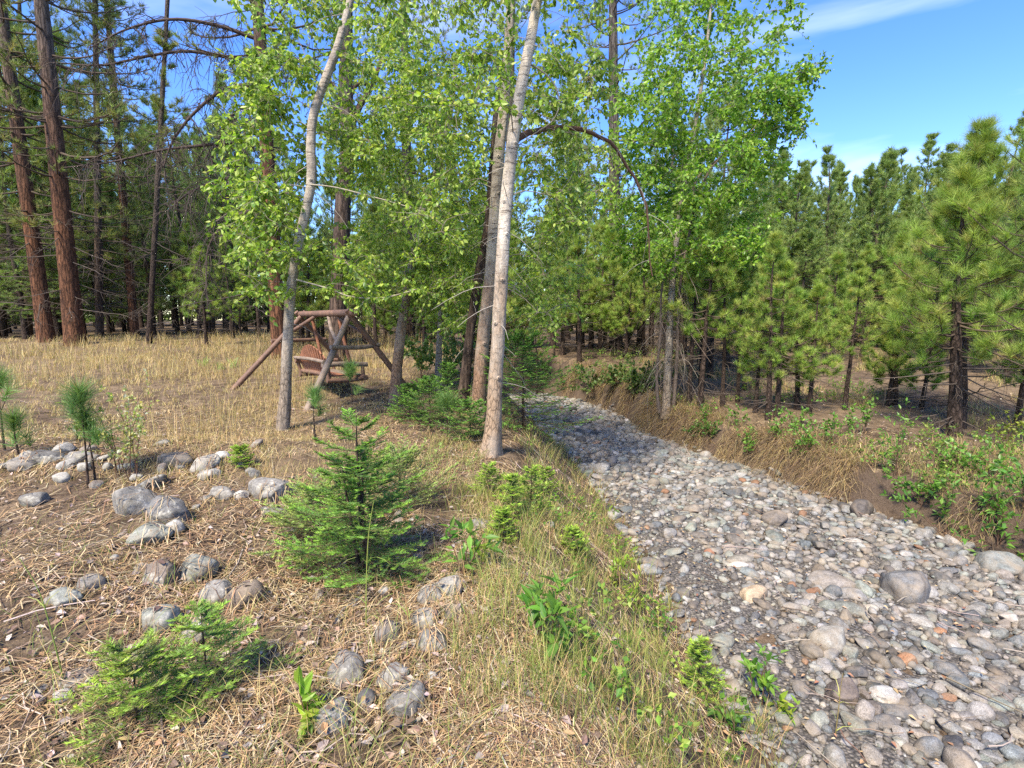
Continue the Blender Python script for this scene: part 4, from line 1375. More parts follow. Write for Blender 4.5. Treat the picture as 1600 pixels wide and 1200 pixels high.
# thicket behind the creek end and behind the swing
for k in range(44):
    Y = g4.uniform(17.5, 24)
    u = g4.uniform(840, 1090)
    p = gx(u, Y)
    cxx, hww = creek(Y)
    if abs(p[0] - cxx) < hww + 0.5 and Y < 21:
        continue
    H = g4.uniform(2.2, 5.5)
    put_mid(int(g4.integers(0, 4)), p, H, g4.uniform(0, 6.28), place_label("pine beyond the creek", u, H, Y, (3.3, 4.4), (19.5, 22)), "young pines beyond the creek's end")
for k in range(50):
    Y = g4.uniform(16.5, 25)
    u = g4.uniform(255, 840)
    p = gx(u, Y)
    if (Y < 18 and u < 420) or (Y < 21 and 190 < u < 300):
        continue
    H = g4.uniform(2.2, 5.5)
    put_mid(int(g4.integers(0, 4)), p, H, g4.uniform(0, 6.28), place_label("understorey pine", u, H, Y, (3.3, 4.4), (19.5, 22)), "young pines behind the swing")

# ------------------------------------------------------------------ far pines
T_far = []
for k, (H, L, cb) in enumerate([(11, 2.3, .1), (13, 2.6, .15), (9.5, 2.2, .06), (12, 2.4, .25)]):
    T_far.append((pine("far_pine_tree", "x", "pine tree", (0, 0, 0), 340 + k, H=H, r0=0.13, crown=cb, nb=120, Lmax=L, tufts=10, nn=18, nlen=0.27, nwid=0.02, cols=PINE_FAR, dead=12, dead_len=1.3, conic=0.75, lift=0.35, sub=False), H))
usedf = [False] * len(T_far)
def put_far(i, loc, H, rot, label, group):
    r, h0 = T_far[i]
    s = H / h0
    sc = (s * 0.5 + 0.5, s * 0.5 + 0.5, s)
    if not usedf[i]:
        usedf[i] = True
        r.location = tuple(float(a) for a in loc)
        r.rotation_euler = (0, 0, rot)
        r.scale = sc
        tag(r, label, None, group)
        return r
    return copy_thing(r, loc, rot, sc, label, group)
FR = "pines along the skyline on the right"
for (u, v, Y, i, lab) in [(1275, 232, 27, 0, "pointed pine standing alone on the skyline right of the broad-leaved tree"), (1372, 238, 26, 2, "second pointed pine on the skyline, below the blue sky"),
                          (1430, 205, 29, 1, "twin-topped tall pine in the middle of the skyline"), (1462, 218, 30, 3, "pine directly right of the twin-topped one"),
                          (1545, 172, 27, 1, "tall pine on the skyline near the right edge"), (1608, 85, 17, 0, "tallest pine at the right edge of the picture"),
                          (1335, 285, 24, 2, "short pine in the dip of the skyline"), (1222, 262, 26, 3, "pine on the skyline touching the broad-leaved crown"),
                          (1500, 262, 23, 2, "broad pine between the skyline's two tall groups")]:
    p = gx(u, Y)
    put_far(i, p, top_h(v, Y, p[2]), g4.uniform(0, 6.28), lab, FR)
for k in range(70):
    Y = g4.uniform(21, 44)
    u = g4.uniform(1120, 1750)
    p = gx(u, Y)
    H = top_h(g4.uniform(235, 360) - 40 * (u > 1450), Y, p[2])
    put_far(int(g4.integers(0, 4)), p, H, g4.uniform(0, 6.28), place_label("pine past the clearing", u, H, Y, (7.5, 10), (30, 37)), "pines beyond the right clearing")
for k in range(46):
    Y = g4.uniform(27, 55)
    u = g4.uniform(330, 1130)
    p = gx(u, Y)
    H = min(17, top_h(g4.uniform(60, 330), Y, p[2]))
    put_far(int(g4.integers(0, 4)), p, H, g4.uniform(0, 6.28), place_label("distant pine", u, H, Y, (11, 15), (36, 46)), "distant pines in the middle")
for k in range(34):
    Y = g4.uniform(21, 31)
    u = g4.uniform(-160, 400)
    if Y < 25 and 170 < u < 330:
        continue
    p = gx(u, Y)
    H = g4.uniform(4.0, 15.0)
    put_far(int(g4.integers(0, 4)), p, H, g4.uniform(0, 6.28), place_label("middle-wood pine", u, H, Y, (7, 11), (24, 27)), "mid-height pines among the old trunks")
for k in range(44):
    Y = g4.uniform(28, 60)
    u = g4.uniform(-180, 340)
    p = gx(u, Y)
    H = min(19, top_h(g4.uniform(110, 400), Y, p[2]))
    put_far(int(g4.integers(0, 4)), p, H, g4.uniform(0, 6.28), place_label("meadow-wood pine", u, H, Y, (9, 13), (38, 48)), "distant pines behind the meadow")

def distant_wood():
    # far-off wood that reads as one mass: many coarse conifers in one object
    g = rs(71)
    A, B = Acc(), Acc()
    n = 190
    a = np.radians(g.uniform(-62, 62, n))
    r = g.uniform(58, 95, n)
    for i in range(n):
        x, y = r[i] * math.sin(a[i]), r[i] * math.cos(a[i])
        z = float(height(x, y))
        H = g.uniform(8, 15)
        k = 105
        t = g.random(k) ** 1.3
        rad = (1 - t) * g.uniform(1.8, 2.6) * np.sqrt(g.random(k)) + 0.1
        az = g.uniform(0, 6.28, k)
        P = np.stack([x + rad * np.cos(az), y + rad * np.sin(az), z + 0.4 + t * H], 1)
        D = np.stack([np.cos(az), np.sin(az), 0.5 + t], 1)
        needle_tufts(A, P, D, g, 5, 0.8, 0.2, (0.3, 1.3), 0.3, cols=PINE_FAR)
        tubes(B, np.array([[[x, y, z - .2], [x, y, z + H * .5], [x, y, z + H]]]), np.array([[.2, .14, .03]]), 5, (0.09, 0.07, 0.055))
    o = A.build("distant_wood", M['needle'], smooth=False)
    tag(o, "far dark green conifer wood closing the view behind everything", "wood", None, "stuff")
    s = B.build("trunks", M['twig'], o)
    tag(s, None, None, None, "stuff")
distant_wood()
# ------------------------------------------------------------------ the log swing
def build_swing():
    def bp(u, Y, z):
        return np.array([(u - 800) / FPX * Y, Y, z])
    NA, FA = bp(547, 9.75, 1.76), bp(474, 11.6, 1.76)
    NL, NR, FL = G(480, 641), G(641, 613), G(365, 608)
    FRt = gx(545, 12.8)
    bdir = unit(FA - NA)
    fdir = unit(np.array([bdir[1], -bdir[0], 0]) * 1.0)
    if fdir[0] < 0:
        fdir = -fdir
    base = gx(500, 10.6)
    root = thing("log_swing", "brown log A-frame of a garden swing standing in the dry meadow", "garden swing", base)
    def log(name, a, b, r, mat='log', r2=None, seed=1, parent=root, org=base, n=14):
        A = Acc()
        m = (a + b) / 2 + rs(seed).normal(size=3) * 0.012
        trunk_tube(A, np.array([a, m, b]), [r, (r + (r2 or r)) / 2, r2 or r], n=n, seg=12, lump=0.05, seed=seed, flare=0, cap=True)
        return A.build(name, M[mat], parent, org)
    def leg(foot, apex, seed, mat, side):
        d = unit(apex - foot)
        log("leg", foot - d * 0.12, apex + d * 0.10 + fdir * side * 0.02, 0.062, mat, 0.052, seed)
    leg(NL, NA, 1, 'log_grey', 1)
    leg(NR, NA - bdir * 0.11, 2, 'log', -1)
    leg(FL, FA, 3, 'log', 1)
    leg(FRt, FA + bdir * 0.11, 4, 'log', -1)
    log("top_beam", NA - bdir * 0.28 + np.array([0, 0, 0.03]), FA + bdir * 0.25 + np.array([0, 0, 0.03]), 0.068, 'log', 0.06, 5, n=20)
    def on(foot, apex, z):
        t = (z - foot[2]) / (apex[2] - foot[2])
        return foot + (apex - foot) * t
    for (l, r, ap, z, sd) in ((NL, NR, NA, 1.17, 6), (FL, FRt, FA, 1.20, 7)):
        a, b = on(l, ap, z), on(r, ap, z)
        e = unit(b - a) * 0.12
        o = (-bdir if sd == 6 else bdir) * 0.075
        log("cross_rail", a - e + o, b + e + o, 0.042, 'log_grey' if sd == 6 else 'log', None, sd)
    log("brace", NA + bdir * 0.95 + np.array([0, 0, -0.02]), on(NL, NA, 1.28) + bdir * 0.03, 0.036, 'log_grey', None, 8)
    log("brace", FA - bdir * 0.85 + np.array([0, 0, -0.02]), on(FL, FA, 1.30) - bdir * 0.03, 0.04, 'log', None, 9)
    log("brace", NA + bdir * 0.6 + np.array([0, 0, -0.02]), on(NR, NA, 1.40), 0.03, 'log', None, 10)
    # ---- the bench hung from the beam
    z0 = base[2]
    ctr = (NA + FA) / 2 + fdir * 0.02
    ctr = np.array([ctr[0], ctr[1], 0]) - bdir * 0.12 * np.array([1, 1, 0])
    broot = thing("swing_bench", "red-brown wooden swing bench with arched fan back hanging in the log frame", "swing bench", (ctr[0], ctr[1], z0 + 0.3))
    borg = np.array([ctr[0], ctr[1], z0 + 0.3])
    hb = np.array([bdir[0], bdir[1], 0])
    hb = unit(hb)
    U = np.array([0, 0, 1.0])
    def pt(s, f, z):
        return ctr + hb * s + fdir * f + U * (z0 + z)
    def board(name, corners, th, nrm, mat):
        c = np.array(corners)
        n = len(c)
        A = Acc()
        V = np.vstack([c - nrm * th / 2, c + nrm * th / 2])
        A.add(V)
        A.n = 2 * n
        tris = [[0, i, i + 1] for i in range(1, n - 1)] + [[n, n + i + 1, n + i] for i in range(1, n - 1)]
        for i in range(n):
            j = (i + 1) % n
            tris += [[i, n + i, j], [j, n + i, n + j]]
        A.t.append(np.array(tris))
        return A.build(name, M[mat], broot, borg, smooth=False)
    nb = 13
    nrm = unit(fdir - U * -0.3)
    for k in range(nb):
        s = (k - (nb - 1) / 2) / ((nb - 1) / 2)
        sb, stp = s * 0.60, s * 0.74
        zt = 1.0 - 0.30 * s * s
        zb = 0.36
        wb, wt = 0.036, 0.045
        f0, f1 = -0.22, -0.22 - 0.26 * (zt - zb)
        sl = -0.30 * 2 * s / 0.74 * wt
        board("slat", [pt(sb - wb, f0, zb), pt(sb + wb, f0, zb), pt(stp + wt, f1, zt + sl), pt(stp - wt, f1, zt - sl)], 0.022, unit(fdir + U * 0.26), 'board')
    log("back_rail", pt(-0.80, -0.40, 0.70), pt(0.80, -0.40, 0.70), 0.036, 'log_grey', None, 11, broot, borg)
    log("back_rail", pt(-0.72, -0.28, 0.42), pt(0.72, -0.28, 0.42), 0.045, 'log', None, 12, broot, borg)
    for k in range(6):
        f = -0.18 + k * 0.095
        board("seat_slat", [pt(-0.68, f, 0.40), pt(0.68, f, 0.40), pt(0.68, f + 0.083, 0.40), pt(-0.68, f + 0.083, 0.40)], 0.024, U, 'log_grey' if k > 2 else 'board')
    log("seat_rail", pt(-0.86, 0.40, 0.35), pt(0.86, 0.40, 0.35), 0.05, 'log', None, 13, broot, borg)
    for s in (-0.74, 0.74):
        log("seat_end", pt(s, -0.34, 0.33), pt(s, 0.50, 0.33), 0.045, 'log', None, 14 + int(s > 0), broot, borg)
        log("armrest", pt(s, -0.42, 0.64), pt(s, 0.50, 0.60), 0.05, 'log_grey' if s < 0 else 'log', None, 16 + int(s > 0), broot, borg)
        log("arm_post", pt(s, 0.42, 0.33), pt(s, 0.40, 0.60), 0.038, 'log', None, 18 + int(s > 0), broot, borg)
        log("arm_post", pt(s, -0.30, 0.33), pt(s, -0.38, 0.66), 0.036, 'log', None, 20 + int(s > 0), broot, borg)
        top = NA + bdir * (np.linalg.norm(FA - NA) / 2 + 0.12 * 0 + s * 0.95)
        log("hanger", pt(s * 1.06, 0.22, 0.36), np.array([top[0], top[1], 1.72]) + fdir * 0.03, 0.034, 'board', None, 22 + int(s > 0), broot, borg)
build_swing()

# ------------------------------------------------------------------ firs and seedlings
FIR_C = [(0.105, 0.235, 0.04), (0.14, 0.29, 0.045), (0.075, 0.175, 0.045)]
def fir(name, label, loc, seed, H=1.2, nb=46, Lmax=0.6, needle=0.024, nw=0.0042, cols=FIR_C, stems=((0, 0, 1.0),), lat=10, npl=26, lowflat=0.0, tipb=1.55, group=None, cat="fir sapling"):
    g = rs(seed)
    root = thing(name, label, cat, loc, group)
    tr, br, cr = Acc(), Acc(), Acc()
    for (sx, sy, hs) in stems:
        h = H * hs
        zz = np.linspace(0, 1, 6)
        pts = np.stack([sx * (0.3 + 0.7 * zz) + g.normal(size=6) * 0.006 * H, sy * (0.3 + 0.7 * zz) + g.normal(size=6) * 0.006 * H, -0.05 + zz * (h + 0.05)], 1)
        TP, TR = trunk_tube(tr, pts, [0.016 * H, 0.014 * H, 0.012 * H, 0.009 * H, 0.006 * H, 0.003 * H], n=24, seg=8, lump=0.05, seed=seed % 7, flare=0.3, flare_h=0.1)
        n = int(nb * hs / len(stems) * 1.25)
        t = (np.arange(n) + g.random(n) * 0.6) / n
        z = h * (0.05 + 0.93 * t)
        base = np.stack([np.interp(z, TP[:, 2], TP[:, 0]), np.interp(z, TP[:, 2], TP[:, 1]), z], 1)
        L = Lmax * (np.clip(1 - t, 0, 1) ** 0.75 * g.uniform(0.5, 1.1, n) + 0.14)
        az = np.arange(n) * 2.399 + g.normal(size=n) * 0.35
        el = lowflat + 0.05 + 0.45 * t ** 1.5 + g.normal(size=n) * 0.1
        B = branch_curves(base, az, el, L, g, 0.06, 0.08, wob=0.04)
        tubes(br, B, (0.0022 + 0.006 * L)[:, None] * np.linspace(1, 0.35, 6)[None], 4, (0.13, 0.10, 0.06))
        # side shoots
        tl = np.linspace(0.14, 0.97, lat)[None] + g.normal(size=(n, lat)) * 0.02
        p, d = along(B, np.clip(tl, 0, 1))
        up = np.array([0, 0, 1.0])
        side = unit(np.cross(d, up)) * np.where(np.arange(lat) % 2 == 0, 1.0, -1.0)[None, :, None]
        ll = (0.42 * L[:, None] * (1.05 - tl) + 0.035)
        ld = unit(d * 0.75 + side * 0.75 + g.normal(size=d.shape) * 0.12 + np.array([0, 0, -0.04]))
        e = p + ld * ll[..., None]
        S0 = np.concatenate([p.reshape(-1, 3)])
        S1 = np.concatenate([e.reshape(-1, 3)])
        tubes(br, np.stack([S0, S1], 1), np.repeat([[0.0022, 0.0012]], len(S0), 0), 3, (0.16, 0.15, 0.06))
        # needles on the side shoots
        k = len(S0)
        tn = g.uniform(0.0, 1.0, (k, npl))
        pos = S0[:, None] * (1 - tn[..., None]) + S1[:, None] * tn[..., None]
        dd = np.repeat(unit(S1 - S0)[:, None], npl, 1)
        sd = unit(np.cross(dd, up)) * np.where(g.random((k, npl)) < 0.5, 1.0, -1.0)[..., None]
        nd = unit(dd * 0.55 + sd * 0.85 + np.array([0, 0, 0.28]) + g.normal(size=dd.shape) * 0.12)
        tint = np.where((tn > 0.62) | (np.repeat(tl.reshape(-1)[:, None], npl, 1) > 0.8), tipb, 1.0)
        shoot = pal(g, k, cols, 0.14)
        cc = (np.repeat(shoot[:, None], npl, 1) * tint[..., None] * g.uniform(0.8, 1.2, (k, npl, 1))).reshape(-1, 3)
        cc = cc * np.where(tint.reshape(-1, 1) > 1, np.array([1.12, 1.0, 0.75]), 1.0)
        F = frames(nd.reshape(-1, 3), unit(g.normal(size=(k * npl, 3)) * 0.5 + up))
        F[:, :, 0] *= nw
        F[:, :, 1] *= (needle * g.uniform(0.75, 1.15, k * npl))[:, None]
        cr.inst(NEED_V, NEED_T, F, pos.reshape(-1, 3), cc)
        # needles on the main branches
        npb = int(npl * 1.8)
        tb = g.uniform(0.15, 1, (n, npb))
        p, d = along(B, tb)
        sd = unit(np.cross(d, up)) * np.where(g.random((n, npb)) < 0.5, 1.0, -1.0)[..., None]
        nd = unit(d * 0.5 + sd * 0.8 + np.array([0, 0, 0.35]) + g.normal(size=d.shape) * 0.15)
        F = frames(nd.reshape(-1, 3), unit(g.normal(size=(n * npb, 3)) * 0.5 + up))
        F[:, :, 0] *= nw
        F[:, :, 1] *= (needle * g.uniform(0.75, 1.15, n * npb))[:, None]
        cr.inst(NEED_V, NEED_T, F, p.reshape(-1, 3), np.repeat(pal(g, n, cols, 0.14), npb, 0))
    tr.build("trunk", M['pine_bark'], root)
    br.build("branches", M['twig'], root)
    cr.build("crown", M['fir'], root, smooth=False)
    return root

p = G(572, 905)
fir("fir_sapling", "chest-high young fir with two dark stems in the middle foreground", p, 401, H=1.1, nb=78, Lmax=0.56, stems=((0.0, 0.0, 0.78), (-0.03, 0.02, 1.0), (-0.14, 0.03, 0.72)), lat=14, npl=36, lowflat=-0.03, nw=0.005, cols=[(0.10, 0.215, 0.038), (0.135, 0.27, 0.042), (0.075, 0.165, 0.04)])
p = G(500, 850)
fir("fir_sapling", "low spreading fir with flat pale branches left behind the young fir", p, 402, H=0.42, nb=34, Lmax=0.66, lat=14, npl=30, lowflat=0.12, nw=0.005, cols=[(0.17, 0.26, 0.07), (0.13, 0.22, 0.06), (0.20, 0.28, 0.085)])
p = G(625, 800)
fir("fir_sapling", "sparse pale fir with long bare twigs right behind the young fir", p, 403, H=0.5, nb=26, Lmax=0.72, lat=14, npl=28, lowflat=0.35, nw=0.005, cols=[(0.18, 0.265, 0.08), (0.15, 0.235, 0.07)])
p = G(215, 1130)
fir("fir_sapling", "bright green low fir in the lower left corner, left of its twin", p, 404, H=0.34, nb=22, Lmax=0.30, lat=10, npl=26, cols=[(0.14, 0.25, 0.04), (0.19, 0.31, 0.045), (0.13, 0.17, 0.05)])
p = G(325, 1085)
fir("fir_sapling", "low dark-tipped fir right of its twin in the lower left corner", p, 405, H=0.40, nb=19, Lmax=0.32, lat=10, npl=26, cols=[(0.12, 0.225, 0.04), (0.155, 0.275, 0.045)])
p = G(818, 672)
fir("fir_tree", "layered dark fir behind the tallest pale trunk's right side", p, 406, H=1.55, nb=52, Lmax=1.15, needle=0.035, nw=0.010, lat=14, npl=24, cols=[(0.06, 0.15, 0.03), (0.085, 0.19, 0.035)], tipb=1.9)
for (u, v, H, L, sd, lab) in [(672, 668, .75, .62, 411, "bushy fir left of the leaning dark trunk"), (735, 690, .55, .6, 412, "low fir at the feet of the slender trunks"), (640, 655, .55, .45, 413, "small fir right of the swing's near leg"),
                              (700, 640, .8, .5, 414, "fir in the shade behind the leaning dark trunk")]:
    fir("fir_sapling", lab, G(u, v), sd, H=H, nb=34, Lmax=L, needle=0.035, nw=0.009, lat=10, npl=18, cols=[(0.07, 0.165, 0.035), (0.10, 0.21, 0.04)], group="small firs among the trunks")
for (u, v, H, L, sd, lab) in [(1090, 1085, .42, .17, 421, "thin-stemmed fir seedling at the creek's near edge"), (895, 872, .26, .16, 422, "yellow-green fir seedling above the creek's bank"), (830, 800, .42, .22, 423, "feathery green seedling below the flared trunk"),
                              (800, 810, .38, .2, 424, "feathery seedling left of a matching one below the flared trunk"), (785, 845, .24, .14, 425, "small seedling lower on the creek slope"), (852, 775, .34, .2, 426, "feathery seedling nearest the creek below the flared trunk"),
                              (378, 730, .22, .16, 427, "tiny fir on the ridge right of the white stone"), (765, 775, .3, .2, 428, "seedling close under the flared trunk")]:
    fir("fir_seedling", lab, G(u, v), sd, H=H, nb=22, Lmax=L, needle=0.026, nw=0.005, lat=7, npl=18, cols=[(0.15, 0.26, 0.035), (0.19, 0.31, 0.045)], group="fir seedlings on the slope", cat="seedling")

def little_pine(u, v, H, seed, label, nb=5, Lmax=0.3, nlen=0.19):
    return pine("pine_sapling", label, "pine sapling", G(u, v), seed, H=H, r0=0.012, crown=0.35, nb=nb, Lmax=Lmax, tufts=1, nn=85, nlen=nlen * 1.35, nwid=0.005, spread=(0.3, 1.35), backf=0.6,
                cols=[(0.11, 0.205, 0.055), (0.15, 0.25, 0.065)], dead=3, dead_len=0.2, tip_el=0.9, low_el=0.7, seg=8, sag=0.02, lift=0.3, deadtw=2, group="long-needled pine saplings")
little_pine(137, 762, 0.98, 431, "long-needled little pine on the stony ridge", 5, 0.3)
little_pine(150, 758, 0.72, 432, "shorter little pine sharing the ridge pine's foot", 3, 0.2)
little_pine(8, 705, 0.85, 433, "little pine cut by the left edge above the ridge", 5, 0.35)
little_pine(30, 715, 0.45, 434, "low little pine beside the one at the left edge", 3, 0.22)
little_pine(492, 690, 0.62, 435, "thin little pine between the kinked trunk and the young fir", 4, 0.2, 0.15)
little_pine(550, 660, 0.9, 436, "thin little pine growing in front of the swing bench", 5, 0.25, 0.16)
little_pine(700, 690, 0.6, 437, "little pine among firs left of the slender trunks", 5, 0.3, 0.16)

# ------------------------------------------------------------------ leafy shrubs and herbs
_SL = []
def single_leaf():
    if not _SL:
        A = Acc()
        A.add(NARROW_V, LEAF_T)
        _SL.append(A.mesh("leaf", M['leaf_obj'], smooth=False))
    return _SL[0]

def shrub(name, label, uv, seed, H, stems=5, spread=0.3, per=14, leaf=0.05, cols=GREENS, tv=LEAF_V, stem_col=(0.12, 0.07, 0.045), side=3, cat="shrub", group=None, up=0.8, r=0.004, loc=None, low=0.25, single=False):
    g = rs(seed)
    loc = G(*uv) if loc is None else loc
    root = thing(name, label, cat, loc, group)
    br, cr = Acc(), Acc()
    k = stems
    az = g.uniform(0, 6.28, k)
    L = H * g.uniform(0.65, 1.1, k)
    el = np.clip(g.normal(1.57 - spread, spread * 0.6, k), 0.3, 1.57)
    b0 = np.stack([g.normal(size=k) * 0.03, g.normal(size=k) * 0.03, np.full(k, -0.03)], 1)
    B = branch_curves(b0, az, el, L, g, -0.03, -0.06, wob=0.05)
    tubes(br, B, r * np.linspace(1.3, 0.4, 6)[None].repeat(k, 0), 5, stem_col)
    segs = [B]
    if side:
        t = g.uniform(0.3, 0.95, (k, side))
        p, d = along(B, t)
        dd = unit(d * 0.7 + g.normal(size=d.shape) * 0.7)
        l = (L[:, None] * g.uniform(0.2, 0.45, t.shape))[..., None]
        s = np.linspace(0, 1, 6)[None, None, :, None]
        S = (p[:, :, None] + dd[:, :, None] * l[:, :, None] * s).reshape(-1, 6, 3)
        tubes(br, S, r * 0.6 * np.linspace(1, 0.4, 6)[None].repeat(len(S), 0), 3, stem_col)
        segs.append(S)
    for S in segs:
        t = low + (1 - low) * g.random((len(S), per))
        t[:, 0] = 1
        p, d = along(S, t)
        p, d = p.reshape(-1, 3), d.reshape(-1, 3)
        n = len(p)
        ld = unit(d * 0.55 + unit(g.normal(size=(n, 3))) * 0.85 + np.array([0, 0, 0.15 * up]))
        F = frames(ld, unit(g.normal(size=(n, 3)) * 0.5 + np.array([0, 0, 1]))) * (leaf * g.uniform(0.55, 1.2, n))[:, None, None]
        if single:                                # leaves large enough to pick apart
            cc = pal(g, n, cols, 0.16)
            for i in range(n):
                o = bpy.data.objects.new("leaf", single_leaf())
                mw = np.eye(4)
                mw[:3, :3] = F[i]
                mw[:3, 3] = p[i]
                o.matrix_local = Matrix(mw.tolist())
                o.color = (*cc[i], 1)
                COL.objects.link(o)
                o.parent = root
        else:
            cr.inst(tv, LEAF_T, F, p, pal(g, n, cols, 0.16))
    br.build("stems", M['twig'], root)
    if not single:
        cr.build("leaves", M['leaf'], root, smooth=False)
    return root

YG_C = [(0.24, 0.36, 0.04), (0.19, 0.31, 0.035), (0.30, 0.38, 0.05)]
MID_C = [(0.12, 0.25, 0.035), (0.16, 0.29, 0.045), (0.09, 0.2, 0.035)]
SNOW = [(0.30, 0.36, 0.12), (0.22, 0.30, 0.08), (0.42, 0.40, 0.14), (0.45, 0.45, 0.30)]
for (u, v, sd, H, st, sp, lf, c, tv, lab) in [
 (213, 752, 501, .85, 7, .16, .035, SNOW, LEAF_V, "pale-leaved snowberry with thin upright stems behind the grey rocks"),
 (182, 745, 502, .75, 4, .14, .035, SNOW, LEAF_V, "pale-leaved shrub between little pine and snowberry"),
 (853, 1015, 503, .36, 7, .3, .085, MID_C, NARROW_V, "broad-leaved green shoot in the centre foreground"),
 (722, 905, 504, .34, 3, .3, .085, MID_C, NARROW_V, "dark-stemmed leafy shoot right of the young fir"),
 (960, 915, 505, .36, 5, .15, .05, YG_C, NARROW_V, "yellow-green shrub at the gravel's edge"),
 (1000, 960, 506, .34, 6, .25, .045, YG_C, NARROW_V, "lower yellow-green shrub nearer than its twin"),
 (968, 880, 507, .42, 2, .08, .05, YG_C, NARROW_V, "single-stemmed yellow shoot against the stones"),
 (1180, 1100, 508, .42, 5, .3, .075, MID_C, NARROW_V, "green-leaved shoot beside the fir seedling at the creek"),
 (1215, 1120, 509, .25, 4, .5, .065, YG_C, NARROW_V, "small bright shoot leaning over the lower gravel"),
 (1150, 1150, 510, .25, 4, .3, .07, MID_C, NARROW_V, "leafy shoot at the bottom edge left of the gravel"),
 (745, 880, 511, .2, 3, .3, .05, YG_C, LEAF_V, "small yellow-green herb right of the dark-stemmed shoot"),
 (120, 690, 512, .45, 5, .3, .04, SNOW, LEAF_V, "pale herb behind the little pine's foot"),
 (485, 1150, 513, .2, 3, .4, .08, YG_C, NARROW_V, "bright shoot at the bottom edge left of the dark egg-shaped rock"),
]:
    shrub("leafy_shrub", lab, (u, v), sd, H, st, sp, 18 if c is SNOW else 7, lf * 1.2, c, tv, side=3 if c is SNOW else 1, single=sd in (503, 504, 508, 509, 510, 513), group="small leafy shrubs on the left bank")
for (u, v, sd, H, st, sp, lf, c, lab) in [
 (1402, 742, 521, 1.05, 4, .15, .075, MID_C, "upright broad-leaved sapling on the right bank's lip"),
 (1480, 838, 522, .75, 10, .55, .085, MID_C, "lush green shrub spilling over the right bank"),
 (1555, 850, 523, .8, 11, .55, .085, MID_C, "large green shrub at the right edge above the creek"),
 (1440, 790, 524, .55, 7, .5, .07, MID_C, "green shrub left of the lush spilling one"),
 (1085, 692, 525, .5, 9, .5, .06, [(0.06, .15, .03), (.08, .18, .03)], "dark leafy shrub under the vine-wrapped tree"),
 (1110, 690, 526, .45, 7, .4, .06, [(0.07, .17, .03), (.1, .2, .03)], "leafy shrub right of the dark one at the bank's lip"),
 (1185, 705, 527, .5, 6, .4, .06, MID_C, "green herb on the bank above the overhanging grass"),
 (1262, 712, 528, .7, 8, .35, .06, MID_C, "bushy green herb above the thickest overhanging grass"),
 (1300, 700, 529, .6, 7, .35, .06, MID_C, "green herb right of the bushy one on the bank"),
 (1245, 672, 530, .6, 6, .35, .065, MID_C, "leafy herb in front of the thicket stems"),
 (1345, 678, 531, .6, 6, .4, .065, MID_C, "leafy herb left of the upright sapling"),
 (1100, 665, 532, .55, 5, .3, .06, MID_C, "pale green herb at the foot of the thin dark pines"),
 (1150, 668, 533, .45, 5, .35, .06, MID_C, "herb in dry grass left of the thicket's front"),
 (1545, 755, 534, .6, 7, .45, .07, MID_C, "green herb below the straight young pine"),
 (1495, 740, 535, .5, 6, .45, .065, MID_C, "green herb below the crooked young pine"),
 (1575, 700, 536, .6, 8, .4, .05, [(.2, .26, .04), (.26, .3, .05)], "yellowish shrub right of the straight young pine"),
 (880, 612, 537, .9, 7, .5, .10, MID_C, "bright big-leaved shrub at the far end of the creek"),
 (905, 606, 538, .8, 6, .5, .10, MID_C, "bright shrub leaning right at the creek's far end"),
 (1215, 690, 539, .5, 5, .4, .06, MID_C, "green herb between the bank's two grassy humps"),
 (1600, 800, 540, .7, 9, .5, .08, MID_C, "green shrub cut by the right edge"),
]:
    shrub("leafy_shrub", lab, (u, v), sd, H, st, sp, 8, lf, c, NARROW_V if lf > .07 else LEAF_V, group="leafy shrubs on the right bank")

for n_, (u, v, H, st, c, lab) in enumerate([
 (930, 618, 1.1, 9, MID_C, "green bush on the far right bank where the creek bends"), (960, 612, 1.0, 9, MID_C, "bush before the tall dark pine at the creek's end"), (990, 622, .8, 8, MID_C, "low bush left of the vine-wrapped tree"),
 (1010, 612, 1.0, 9, MID_C, "bush directly behind the vine-wrapped tree's left side"), (845, 606, 1.2, 9, MID_C, "bush beyond the creek bend, left of the bright shrubs"), (760, 600, 1.2, 8, MID_C, "bush behind the two slender trunks"),
 (660, 590, 1.1, 8, MID_C, "bush between the thin tan trunk and the thinnest sapling"), (710, 590, 1.2, 8, MID_C, "bush behind the leaning dark trunk")]):
    shrub("understorey_bush", lab, (u, v), 560 + n_, H, st, .5, 16, .11, [(0.09, 0.16, 0.04), (0.12, 0.2, 0.05), (0.16, 0.2, 0.06)], LEAF_V, group="bushes under the far trees", side=4)
